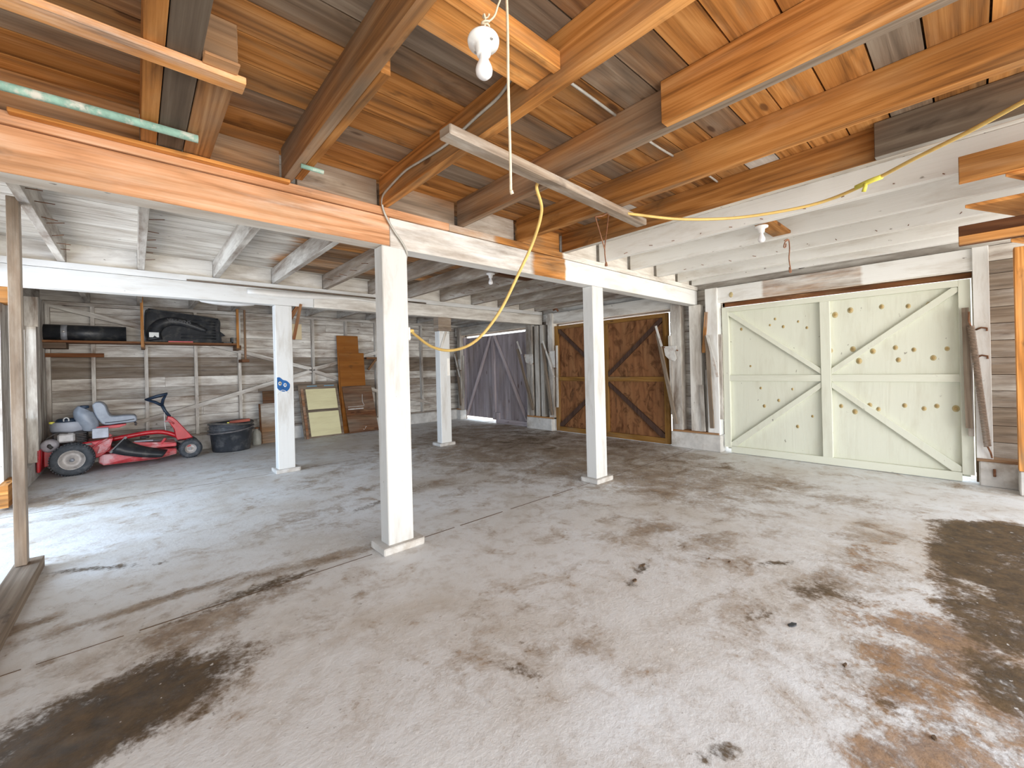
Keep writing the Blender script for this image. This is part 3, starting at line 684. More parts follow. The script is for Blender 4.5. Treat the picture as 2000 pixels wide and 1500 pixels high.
MB().tube([(6.79, -.13, .20), (6.79, -.13, .12)], .012, 6).build('anchor_bolt', RUST, wr)
# bare orange post at the right edge
lone('door_post', 'bare orange post at the right edge beside the white garage door', 'post', MB().box(6.60, 6.74, -.50, -.288, .24, 2.50, const(1.5, .2, .0), 4))
lone('post_footing', 'pale concrete block under the bare orange post', 'footing', MB().box(6.56, 6.79, -.55, -.29, 0, .238, const()), CONC, .01)

# ------------------------------------------------------------------ garage doors
def garage_door(nm, label, y0, y1, zt, mats, fcol, fpan, style='x', ybase=.03, mid=1.17, knots=None, gaps=True):
    """y0<y1 along the wall. faces -X at x~6.90"""
    o = thing(nm, (6.93, (y0 + y1) / 2, 0), label, 'garage door', kind='structure')
    fm, pmt = mats; xf, xb = 6.885, 6.945; yc = (y0 + y1) / 2
    b = MB(); b.bar((xb + .01, yc, ybase + .05), (xb + .01, yc, zt - .02), y1 - y0 - .06, .02, (1, 0, 0), fpan, 8)
    ml = [pmt]
    if knots:
        for (ky, kz, kr) in knots:
            b.lathe([(0, 0), (kr, 0), (kr, .0015), (0, .0015)], (xb - .0016, ky, kz), (1, 0, 0), 16, 1, sx=.8)
            b.lathe([(0, 0), (kr * .55, 0), (kr * .55, .001), (0, .001)], (xb - .0028, ky, kz), (1, 0, 0), 12, 2, sx=.8)
        ml = [pmt, KNOT, KNOTC]
    b.build('panel', ml, o)
    s = .095
    def P(n_, a, c, d, e, x0=xf, x1=xb - .001): part(n_, MB().box(x0, x1, a, c, d, e, fcol, 4), o, fm)
    if style == 'x':
        P('stile', y0, y0 + s, ybase + (.08 if gaps else 0), zt); P('stile', y1 - s, y1, ybase + (.08 if gaps else 0), zt)
        P('top_rail', y0 + s, y1 - s, zt - .075, zt); P('bottom_rail', y0 + s, y1 - s, ybase, ybase + .10)
        P('mullion', yc - .055, yc + .055, ybase + .10, zt - .075)
        P('mid_rail', y0 + s, yc - .056, mid - .045, mid + .045, xf + .01); P('mid_rail', yc + .056, y1 - s, mid - .045, mid + .045, xf + .01)
        for sy, ye in ((-1, y0 + s), (1, y1 - s)):
            ym = yc + sy * .057; q = sy * .05
            part('brace', MB().prism([(xf + .012, ym, mid + .05), (xf + .012, ym, mid + .13), (xf + .012, ye - q, zt - .077), (xf + .012, ye, zt - .077), (xf + .012, ye, zt - .13)], (.046, 0, 0), fcol), o, fm)
            part('brace', MB().prism([(xf + .012, ym, mid - .05), (xf + .012, ym, mid - .13), (xf + .012, ye - q * 1.6, ybase + .102), (xf + .012, ye, ybase + .102), (xf + .012, ye, ybase + .16)], (.046, 0, 0), fcol), o, fm)
    else:
        P('stile', y0, y0 + .06, ybase + .05, zt); P('stile', y1 - .06, y1, ybase + .22, zt)
        P('mullion', yc - .05, yc + .05, ybase + .03, zt - .03)
        for sy, ye in ((-1, y0 + .08), (1, y1 - .12)):
            A = Vector((xf + .015, yc + sy * .07, zt - .04)); B = Vector((xf + .015, ye, ybase + .09))
            part('brace', MB().bar(A, B, .05, .07, (1, 0, 0), fcol, 4), o, fm)
        P('bottom_rail', y0 + .06, yc - .05, .006, ybase + .06, xf + .02, xb + .03)
        P('hinge_block', yc - .20, yc - .08, ybase + .03, ybase + .22)
    return o
kn = []
for px, py in ((1631, 615), (1661, 606), (1722, 599), (1774, 598), (1815, 596), (1622, 685), (1666, 682), (1705, 686), (1749, 679), (1785, 683), (1850, 681), (1823, 699), (1678, 705), (1755, 703),
               (1619, 789), (1643, 793), (1699, 791), (1716, 799), (1767, 792), (1805, 798), (1830, 793), (1867, 798), (1670, 804),
               (1448, 643), (1504, 635), (1514, 623), (1530, 638), (1559, 628), (1576, 640), (1466, 715), (1486, 758), (1493, 793), (1548, 760), (1563, 779), (1521, 782), (1558, 833), (1587, 813)):
    p = at(px, py, x=6.945); kn.append((p.y, p.z, (.036 if px > 1620 else .024) * random.uniform(.75, 1.15)))
gd = lambda p, n: (1.04, 1.0, .3)
garage_door('door_1', 'pale green-white framed garage door with knot stains, nearest on the right', .012, 2.655, 2.275, (GREEN, GREEN), gd, gd, knots=kn, ybase=.008)
garage_door('door_2', 'brown plywood garage door with dark cross braces behind a post', 3.56, 6.20, 2.31, (PLYF, PLY), lambda p, n: (1.0, 0, 0), lambda p, n: (.92, 0, 0), ybase=.012, mid=1.15, gaps=False)
garage_door('door_3', 'weathered purple-grey garage door with an inverted V brace in the far corner', 7.06, 9.66, 2.30, (PURP, PURP), lambda p, n: (1.5, 0, .3), lambda p, n: (1.2, 0, .35), 'v', .06)
# dark stains on door 2 are plywood burls: short braces tinted darker
for ob in bpy.data.objects:
    if ob.parent and ob.parent.name == 'door_2' and ob.name.startswith('brace'): ob.data.materials[0] = BRACEW

# ------------------------------------------------------------------ counterweight hinges beside the doors
def strip(a, b, w, t=.02, upv=(1, 0, 0)): return MB().bar(a, b, w, t, upv, lambda p, n: (1.0, .9, .5), 4)
def hinge(label, arm, rail, plate=None, spring=None, link=None, armmat=None, handle=None):
    o = thing('swing_hinge', tuple(arm[1]), label, 'door hinge', 'swing hinges of the garage doors')
    MB().bar(arm[0], arm[1], .055, .035, (1, 0, 0), lambda p, n: (.75, .25, 1), 3).build('arm', armmat or WOODW, o)
    MB().bar(rail[0], rail[1], .045, .03, (1, 0, 0), lambda p, n: (.95, .8, .6), 3).build('rail', WOODW, o)
    if link: MB().bar(link[0], link[1], .035, .014, (1, 0, 0), const(1, 1, 0)).build('link_bar', OLDWHT, o)
    if plate:
        MB().prism(plate, (.012, 0, 0)).build('plate', OLDWHT, o, bevel=.003)
        for q in (plate[0], plate[2]): MB().tube([Vector(q) + Vector((-.012, -.02, -.02)), Vector(q) + Vector((.01, -.02, -.02))], .012, 8).build('bolt', RUST, o)
    if spring:
        A, B = Vector(spring[0]), Vector(spring[1]); n = 80; pts = []
        d = (B - A).normalized(); e1 = Vector((1, 0, 0)); e1 = (e1 - d * e1.dot(d)).normalized(); e2 = d.cross(e1)
        for k in range(n * 8 + 1):
            t = k / (n * 8); a = 2 * math.pi * n * t; pts.append(A + (B - A) * t + (e1 * math.cos(a) + e2 * math.sin(a)) * .024)
        MB().tube(pts, .0065, 5).build('coil_spring', SPRING if not armmat else CHROME, o)
        MB().tube([A + (A - B).normalized() * .16, A + (A - B).normalized() * .06 + Vector((.01, 0.01, 0)), A], .009, 6).build('hook', RUST, o)
        MB().tube([B, B + Vector((0, -.02, -.06)), B + Vector((.03, -.03, -.12))], .009, 6).build('hook', RUST, o)
    return o
X = 6.76
hinge('swing hinge with white plate at the right side of the brown plywood door', ((X, 3.685, 1.95), (X, 3.385, .40)), ((X + .06, 3.49, 1.90), (X + .06, 3.47, .55)),
      [(X + .035, 3.60, 1.72), (X + .035, 3.37, 1.72), (X + .035, 3.37, 1.66), (X + .035, 3.40, 1.63), (X + .035, 3.37, 1.50), (X + .035, 3.40, 1.46), (X + .035, 3.50, 1.49), (X + .035, 3.57, 1.56)],
      link=((X - .02, 3.70, 2.08), (X - .02, 3.60, 1.72)))
hinge('swing hinge with a pale strip at the left side of the white garage door', ((X, 2.84, 1.85), (X, 2.79, .38)), ((X + .10, 2.675, 1.86), (X + .10, 2.68, .52)), link=((X - .02, 2.83, 1.86), (X - .02, 2.685, 1.19)))
hinge('swing hinge with long coil spring at the right side of the white garage door', ((X + .06, .055, 1.95), (X + .06, .045, .62)), ((X + .085, .03, 1.56), (X + .085, .03, .53)), spring=((X, .015, 1.74), (X, -.085, .44)))
hinge('swing hinge with corroded plate at the right side of the dark far door', ((X, 7.27, 1.86), (X, 6.80, .44)), ((X + .06, 6.86, 2.28), (X + .06, 6.84, .5)),
      [(X + .035, 7.09, 1.73), (X + .035, 6.80, 1.72), (X + .035, 6.80, 1.52), (X + .035, 6.88, 1.48), (X + .035, 7.04, 1.54)], link=((X - .02, 7.26, 2.04), (X - .02, 7.12, 1.74)))
hinge('swing hinge with white plate at the left side of the brown plywood door', ((X, 6.45, 1.95), (X, 6.22, .36)), ((X + .10, 6.11, 1.88), (X + .10, 6.13, .53)),
      [(X + .05, 6.32, 1.76), (X + .05, 6.14, 1.77), (X + .05, 6.14, 1.40), (X + .05, 6.24, 1.42), (X + .05, 6.31, 1.50)], link=((X - .02, 6.42, 2.0), (X - .02, 6.10, 1.19)))
hinge('swing hinge with grey plate at the left side of the dark far door', ((X, 9.86, 1.9), (X, 9.66, .40)), ((X + .10, 9.62, 1.8), (X + .10, 9.64, .6)),
      [(X + .05, 9.86, 1.70), (X + .05, 9.70, 1.70), (X + .05, 9.70, 1.40), (X + .05, 9.82, 1.42)], link=((X - .02, 9.88, 1.85), (X - .02, 9.66, 1.2)))
lone('hanging_stick', 'thin reddish stick hung left of the white garage door', 'stick', MB().bar((6.80, 2.86, 2.23), (6.82, 2.925, 1.58), .045, .03, (1, 0, 0), lambda p, n: (1.0, .35 if p.z > 1.9 else 0, .3), 3), WOODW)
lone('grey_board', 'short grey slat with bent top leaning left of the white garage door', 'slat', MB().bar((6.80, 2.94, .31), (6.82, 2.97, 1.06), .06, .02, (1, 0, 0), lambda p, n: (.9, .8, .8), 3), WOODW)
# bracket stubs on door 1 jamb
o = thing('jamb_bracket', (6.80, -.05, 1.6), 'rusty bracket stubs on the right jamb of the white garage door', 'bracket')
for z in (1.70, 1.40): MB().tube([(6.815, -.02, z), (6.80, -.06, z + .02), (6.80, -.10, z + .01), (6.80, -.10, z - .02)], .009, 6).build('stub', RUST, o)

# ------------------------------------------------------------------ lamps and cords
def bulb_profile(r): return [(0, 0), (r * .55, r * .08), (r * .93, r * .5), (r, r * .95), (r * .92, r * 1.35), (r * .62, r * 2.1), (r * .47, r * 2.7), (r * .45, r * 3.1), (0, r * 3.1)]
def hanging_lamp(base, axis, s, label, group, cord=None):
    o = thing('lampholder', tuple(base), label, 'lamp', group)
    ax = Vector(axis).normalized()      # from base disc to bulb tip
    MB().lathe([(0, 0), (.058 * s, 0), (.060 * s, .006 * s), (.058 * s, .016 * s), (.040 * s, .022 * s), (.030 * s, .030 * s), (.026 * s, .062 * s), (.022 * s, .064 * s), (0, .064 * s)], base, ax, 32).build('porcelain_base', PORC, o)
    tip = Vector(base) + ax * (.064 + .031 * 3.0) * s
    MB().lathe(bulb_profile(.032 * s), tip, -ax, 24).build('light_bulb', BULBM, o)
    for a in (0.8, 3.9):
        t = ax.cross(Vector((0, 0, 1))).normalized(); q = ax.cross(t); MB().tube([Vector(base) + (t * math.cos(a) + q * math.sin(a)) * .042 * s + ax * .018 * s, Vector(base) + (t * math.cos(a) + q * math.sin(a)) * .042 * s + ax * .025 * s], .006 * s, 8).build('screw', CHROME, o)
    return o
dep = 1.46
def onray(px, py, d):
    dx, dy = px - CX, py - CY; u = dx * _c + dy * _s; v = -dx * _s + dy * _c
    return Vector((FW[0] * d + RT[0] * u / F * d, FW[1] * d + RT[1] * u / F * d, HC - v / F * d))
lb = onray(944, 78, dep)
tow = (-Vector((lb.x, lb.y, 0)).normalized() * .12 + Vector((0, 0, -1)) * 1.0)
lamp = hanging_lamp(lb, tow, .93, 'white porcelain lampholder with bare bulb hanging from a cord, nearest the camera', 'bare bulb lampholders')
MB().tube([lb + Vector((0, 0, .03)), lb + Vector((.004, -.01, .05)), at(965, 32, z=2.655), at(972, 12, z=2.70), at(979, -14, z=2.765), at(979, -14, z=2.765) + Vector((0, -.01, .133))], .0035, 6, smooth_path=5).build('cord', ROPE, lamp)
kt = lb + Vector((.004, -.01, .055)); pts = [kt + Vector((math.cos(a * 1.3) * .012, math.sin(a * 2) * .01, a * .004 - .03)) for a in range(16)]
MB().tube(pts, .0035, 5, smooth_path=3).build('knot', ROPE, lamp)
r0 = onray(998, 372, 1.55); r1 = Vector((r0.x, r0.y, 2.90))
pts = [r1 + (r0 - r1) * t + Vector((math.sin(t * 9) * .003, math.cos(t * 7) * .003, 0)) for t in [i / 24 for i in range(25)]]
o = thing('pull_rope', tuple(r0), 'thin cotton rope hanging straight down beside the nearest bulb', 'rope')
MB().tube(pts, .0052, 8).build('cord', ROPE, o); MB().tube([r0, r0 + Vector((.006, 0, -.012))], .007, 8).build('frayed_end', ROPE, o)
# flat board with the lampholder wiring
lone('flat_board', 'pale orange board laid flat between joists above the nearest bulb', 'board', MB().box(.802, 1.424, 1.25, 1.42, 2.735, 2.775, const(1.75, 0, .0), 3))
lone('edge_board', 'thin orange board on edge beside the flat board above the bulb', 'board', MB().box(.802, 1.424, 1.205, 1.248, 2.72, 2.80, const(1.5, 0, .05), 3))
# distant lampholders
def far_lamp(px, py, z, s, label):
    p = at(px, py, z=z)
    return p, hanging_lamp(p, (0, 0, -1), s, label, 'bare bulb lampholders')
p2, l2 = far_lamp(958, 534, 2.66, .95, 'small bare bulb under the grey joists of the middle bay')
lone('lamp_board', 'brown board carrying the small far bulb', 'board', MB().box(3.62, 4.248, p2.y - .10, p2.y + .10, 2.665, 2.695, const(.65, 0, .1), 2), DARKW)
p3, l3 = far_lamp(1487, 442, 2.66, .95, 'white lampholder under the white joists near the white garage door')
lone('lamp_board', 'orange-brown board carrying the white lampholder near the white door', 'board', MB().box(4.317, 4.938, p3.y - .08, p3.y + .08, 2.70, 2.73, const(1.0, 0, .0), 2))

# yellow cord: outlet -> sag -> over the strip -> along the joists to the right
strip_o = lone('hanging_lath', 'long grey weathered stick nailed under the joists in the middle of the room', 'stick', MB().bar((1.20, 1.80, 2.625), (3.30, 1.92, 2.64), .095, .055, (0, 0, 1), lambda p, n: (1.1, .40, 1.0), 14), WOODW, .006)
hp = [Vector((1.72, 3.145, 1.735)), at(812, 655, y=3.10), at(845, 678, y=2.95), at(885, 684, y=2.8), at(930, 665, y=2.62), at(975, 610, y=2.45), at(1015, 530, y=2.28), at(1042, 470, y=2.15), at(1058, 410, y=2.02), Vector((2.02, 1.945, 2.62)),
      Vector((2.08, 1.90, 2.672)), at(1100, 368, z=2.665), at(1150, 398, z=2.655), at(1205, 413, z=2.65), at(1250, 420, z=2.62), at(1330, 428, z=2.60), at(1430, 426, z=2.60), at(1530, 412, z=2.60), at(1610, 393, z=2.61), at(1690, 360, z=2.62),
      at(1790, 308, z=2.63), at(1890, 258, z=2.63), at(2000, 198, z=2.63), at(2090, 150, z=2.64)]
o = thing('yellow_cord', (1.72, 3.145, 1.7), 'yellow cord sagging from the near post and running under the joists to the right', 'cord')
MB().tube(hp, .0115, 8, smooth_path=6).build('cord', HOSE, o)
MB().tube([Vector((1.70, 3.147, 1.735)), Vector((1.735, 3.143, 1.732))], .018, 10).build('plug', HOSE, o)
a = at(1672, 366, z=2.62); b_ = at(1722, 345, z=2.62); t_ = at(1690, 358, z=2.62)
MB().tube([a, (a + b_) / 2 + Vector((0, 0, .004)), b_], .017, 8).build('tape_wrap', TAPE, o)
MB().tube([t_, t_ + Vector((-.01, .0, -.03)), t_ + Vector((0, .01, -.055))], .013, 6).build('tape_tail', TAPE, o)
# grey cable: over the deck at y 1.39, down the amber joist, down the beam to the post
o = thing('grey_cable', (1.42, 2.0, 2.7), 'grey cable running along the amber joist and down to the near post', 'cable')
MB().tube([Vector((1.50, 1.39, 2.888)), Vector((1.80, 1.39, 2.886)), Vector((2.14, 1.40, 2.886))], .008, 6, smooth_path=4).build('cable_run', CONDUIT, o)
MB().tube([Vector((2.22, 1.41, 2.886)), Vector((2.62, 1.42, 2.886)), Vector((2.865, 1.41, 2.884))], .008, 6, smooth_path=4).build('cable_run', CONDUIT, o)
MB().tube([Vector((2.94, 1.40, 2.886)), Vector((3.3, 1.38, 2.886)), Vector((3.555, 1.38, 2.884))], .008, 6, smooth_path=4).build('cable_run', CONDUIT, o)
xs_ = 1.415
MB().tube([Vector((xs_, 1.44, 2.88)), Vector((xs_, 1.52, 2.84)), Vector((xs_, 1.62, 2.80)), Vector((xs_, 1.80, 2.785)), Vector((xs_, 2.10, 2.758)), Vector((xs_, 2.40, 2.775)), Vector((xs_, 2.62, 2.788)), Vector((xs_, 2.85, 2.76)), Vector((xs_ + .01, 2.99, 2.74)),
           Vector((1.43, 3.022, 2.68)), Vector((1.46, 3.026, 2.60)), Vector((1.53, 3.032, 2.50)), Vector((1.60, 3.036, 2.42)), Vector((1.64, 3.04, 2.35)), Vector((1.655, 3.09, 2.30)), Vector((1.656, 3.14, 2.1)), Vector((1.656, 3.15, 1.77))], .0085, 6, smooth_path=5).build('cable_run', CONDUIT, o)
# wire loop round the stick
o = thing('wire_loop', tuple(at(1183, 515, y=1.9)), 'rusty wire loop hanging from the grey stick', 'wire')
q0 = Vector((2.62, 1.88, 2.64)); zt_ = 2.60
wa = at(1163, 425, y=1.85); wb = at(1189, 415, y=1.93); kn_ = at(1181, 487, y=1.89); en = at(1184, 518, y=1.89)
MB().tube([wa, (wa + kn_) / 2 + Vector((.01, 0, -.02)), kn_], .0045, 5, smooth_path=4).build('wire', RUST, o); MB().tube([wb, (wb + kn_) / 2, kn_, en], .0045, 5, smooth_path=4).build('wire', RUST, o)
MB().tube([wa, wa + Vector((0, .0, .005)), (wa + wb) / 2 + Vector((0, 0, -.008)), wb], .006, 5).build('wire', RUST, o)
MB().lathe([(0, 0), (.012, .004), (.010, .02), (.004, .035), (0, .035)], en - Vector((0, 0, .01)), (0, 0, 1), 10).build('wire_knot', RUST, o)

# ------------------------------------------------------------------ loft sticks at upper left
lone('loose_lath', 'long pale lath nailed under the timbers at upper left', 'lath', MB().box(-1.1, .378, 2.075, 2.165, 2.648, 2.678, const(1.6, .34, .3), 6))
lone('short_lath', 'short pale board stub behind the long pale lath', 'lath', MB().box(.225, .345, 2.0, 2.072, 2.668, 2.680, const(1.2, .2, .3), 2))
lone('green_stick', 'round stick with flaking green paint under the timbers at upper left', 'stick', MB().tube([(-1.1, 2.74, 2.655), (-.4, 2.75, 2.655), (0, 2.73, 2.652), (.27, 2.735, 2.655)], .021, 8), GREENP, 0)
lone('green_stub', 'short green painted stub under the olive-grey joist', 'stick', MB().tube([(.77, 2.72, 2.664), (.90, 2.715, 2.66)], .014, 8), GREENP, 0)
lone('beam_lath', 'thin orange lath lying along the main beam ledge', 'lath', MB().box(-.42, .78, 2.985, 3.035, 2.655, 2.675, const(1.5, 0, .1), 6))

# ------------------------------------------------------------------ hanging shelf rack at the right edge
o = thing('hanging_rack', (3.95, -.4, 2.1), 'bare orange plank rack hanging from the joists at the right edge', 'rack')
ko = lambda t, g=.0: (lambda p, n: (t, 0, g))
part('upper_fascia', MB().box(3.875, 3.915, -1.1, .045, 2.50, 2.665, lambda p, n: (.80 if n.x < -.5 else 1.5, 0, .10), 6), o)  # underside toned brighter than the front: light from the floor painted in
part('lower_fascia', MB().box(3.875, 3.90, -1.1, .052, 2.112, 2.165, ko(1.35), 6), o)
part('lower_rail', MB().box(3.905, 3.945, -1.1, .052, 2.112, 2.235, ko(.55), 6), o, DARKW)
def wedge(z, x0, y0, ang, nm):
    d = Vector((math.cos(math.radians(ang)), math.sin(math.radians(ang)), 0)); A = Vector((x0, y0, z)); B = A + d * 2.1
    part(nm, MB().prism([A, B, Vector((B.x, -1.3, z)), Vector((x0, -1.3, z))], (0, 0, .022), ko(1.25, .05)), o)
wedge(2.478, 3.90, -.145, -24, 'shelf_board'); wedge(2.345, 3.92, .022, -24, 'shelf_board'); wedge(2.088, 3.93, -.16, -24, 'shelf_board')
part('hanger', MB().box(4.0, 4.05, -1.05, -.95, 2.088, 2.68, ko(1.0), 3), o); 
# little hooks and scraps above the white door
o = thing('hanging_wire', tuple(at(1543, 530, x=6.7)), 'thin rusty wire hanging above the white garage door', 'wire')
MB().tube([at(px, py, y=.75) for px, py in ((1532, 470), (1540, 468), (1542, 485), (1541, 505), (1543, 520), (1545, 531), (1542, 531), (1542, 522))], .0035, 5, smooth_path=4).build('wire', RUST, o)
MB().tube([at(px, py, y=.75) for px, py in ((1540, 469), (1534, 472), (1531, 482), (1534, 483), (1535, 476))], .0035, 5, smooth_path=4).build('wire', RUST, o)

# ------------------------------------------------------------------ back-wall shelf
SZ = 1.985
o = thing('hanging_shelf', (.2, 9.75, SZ), 'brown plank shelf hung on slats along the back wall above the mower', 'shelf')
part('board', MB().box(-1.08, 1.50, 9.58, 9.98, SZ, SZ + .035, const(1.0, 0, .2), 8), o, DARKW); part('bearer', MB().box(-1.08, -.80, 9.62, 9.98, SZ - .09, SZ - .002, const(.6, 0, .6), 1), o, DARKW)
part('hanger', MB().box(.085, .125, 9.53, 9.575, SZ - .06, 2.80, lambda p, n: (1.35, 0, .2), 4), o)
part('hanger', MB().box(1.47, 1.51, 9.53, 9.575, SZ - .06, 2.80, lambda p, n: (1.0, 0, .3), 4), o)
part('cross_bearer', MB().box(.09, .14, 9.58, 9.98, SZ - .09, SZ - .002, const(.8, 0, .3), 1), o, DARKW); part('cross_bearer', MB().box(1.47, 1.55, 9.58, 9.98, SZ - .09, SZ - .002, const(.7, 0, .3), 1), o, DARKW)
o = thing('wall_bracket', (1.62, 9.7, 1.7), 'slim brown hanging bracket right of the shelf', 'bracket')
part('slat', MB().box(1.60, 1.635, 9.58, 9.62, 1.70, 2.68, const(1.0, 0, .3), 3), o, DARKW); part('foot', MB().box(1.56, 1.68, 9.58, 9.98, 1.655, 1.715, const(.9, 0, .3), 1), o, DARKW)
lone('brown_rail', 'short brown rail fixed across the studs below the black pipe', 'rail', MB().box(-1.07, -.385, 9.93, 9.97, 1.765, 1.83, const(.9, 0, .2), 2), DARKW)
# black plastic pipe
o = thing('black_pipe', (-.6, 9.76, SZ + .036), 'thick black plastic pipe with a metal clamp lying on the shelf', 'pipe')
zc = SZ + .036 + .128
MB().lathe([(.105, 0), (.128, 0), (.128, 1.0), (.105, 1.0), (.105, 0)], (-1.10, 9.76, zc), (1, 0, 0), 32).build('tube', BLACKP, o)
MB().lathe([(.129, 0), (.131, 0), (.131, .07), (.129, .07)], (-.86, 9.76, zc), (1, 0, 0), 32).build('clamp', STEELG, o)
MB().lathe([(0, 0), (.022, 0), (.02, .012), (0, .014)], (-.825, 9.76 - .131, zc + .01), (0, -1, 0), 14).build('clamp_screw', CHROME, o)
# moulded black grass-chute cover standing on edge
def tray():
    o = thing('mower_chute_cover', (.68, 9.7, SZ + .036), 'black moulded plastic cover with ribs and a white label, standing on the shelf', 'cover')
    y = 9.66; zb = SZ + .037
    def R(u, v): # local plane, u 0..1 along, v 0..1 up
        return Vector((.145 + 1.09 * u, y + .10 * v, zb + (.60 - .10 * u) * v * 1.0))
    out = [(.02, .06), (.0, .3), (.01, .86), (.05, .97), (.12, .985), (.90, .94), (.97, .90), (.995, .80), (.985, .45), (1.0, .06), (.96, .02), (.1, .0)]
    out = [Vector(R(*q)) for q in out]; out = catmull(out + [out[0]], 3)[:-1]
    MB().prism(out, (0, .13, 0)).build('body', BLACKP, o, bevel=.012)
    rim = [p + Vector((0, -.004, 0)) for p in out]; MB().tube(rim + [rim[0]], .012, 6).build('rim', BLACKP, o)
    for k in range(7):
        v = .16 + .105 * k; u0 = .45 if k < 2 else (.78 if k < 5 else .62); a = R(u0, v); b = R(.93, v); MB().tube([a + Vector((0, -.004, 0)), b + Vector((0, -.004, 0))], .010, 6).build('rib', BLACKP, o)
    arch = [R(.12, .05), R(.11, .30), R(.19, .55), R(.36, .68), R(.55, .62), R(.72, .50), R(.80, .44)]
    MB().tube([p + Vector((0, -.006, 0)) for p in arch], lambda t: .085 * (1 - t) ** .6 + .022, 12, smooth_path=5).build('chute_bulge', BLACKP, o)
    lq = R(.045, .13); MB().box(lq.x, lq.x + .13, lq.y - .105, lq.y - .10, lq.z, lq.z + .085, const()).build('white_label', CREAMB, o)
    tb = R(1.0, .45); MB().prism([tb, R(1.07, .30), R(.99, .25)], (0, .06, 0)).build('tab', BLACKP, o)
    MB().box(1.24, 1.44, 9.70, 9.86, zb, zb + .03, const()).build('foot', BLACKP, o); MB().box(1.41, 1.44, 9.70, 9.86, zb, zb + .12, const()).build('foot_lug', BLACKP, o)
    MB().box(.45, .80, 9.60, 9.645, zb, zb + .02, const()).build('red_lip', RED, o)
    cu = bpy.data.curves.new('lettering', 'FONT'); cu.body = 'SNAPPER'; cu.size = .085 * K; cu.extrude = .006 * K; cu.align_x = 'CENTER'
    to = bpy.data.objects.new('lettering', cu); col.objects.link(to); bpy.context.view_layer.update()
    me = bpy.data.meshes.new_from_object(to.evaluated_get(bpy.context.evaluated_depsgraph_get())); bpy.data.objects.remove(to)
    me.materials.clear(); me.materials.append(simple('dusty_raised_lettering', (.10, .10, .105), .6)); lo = bpy.data.objects.new('lettering', me); col.objects.link(lo); lo.parent = o
    pos = R(.43, .74) + Vector((0, -.088, 0)); lo.location = (pos - Vector(o['_o'])) * K; lo.rotation_euler = (math.radians(90), math.radians(180 + 4), 0)
    return o
tray()

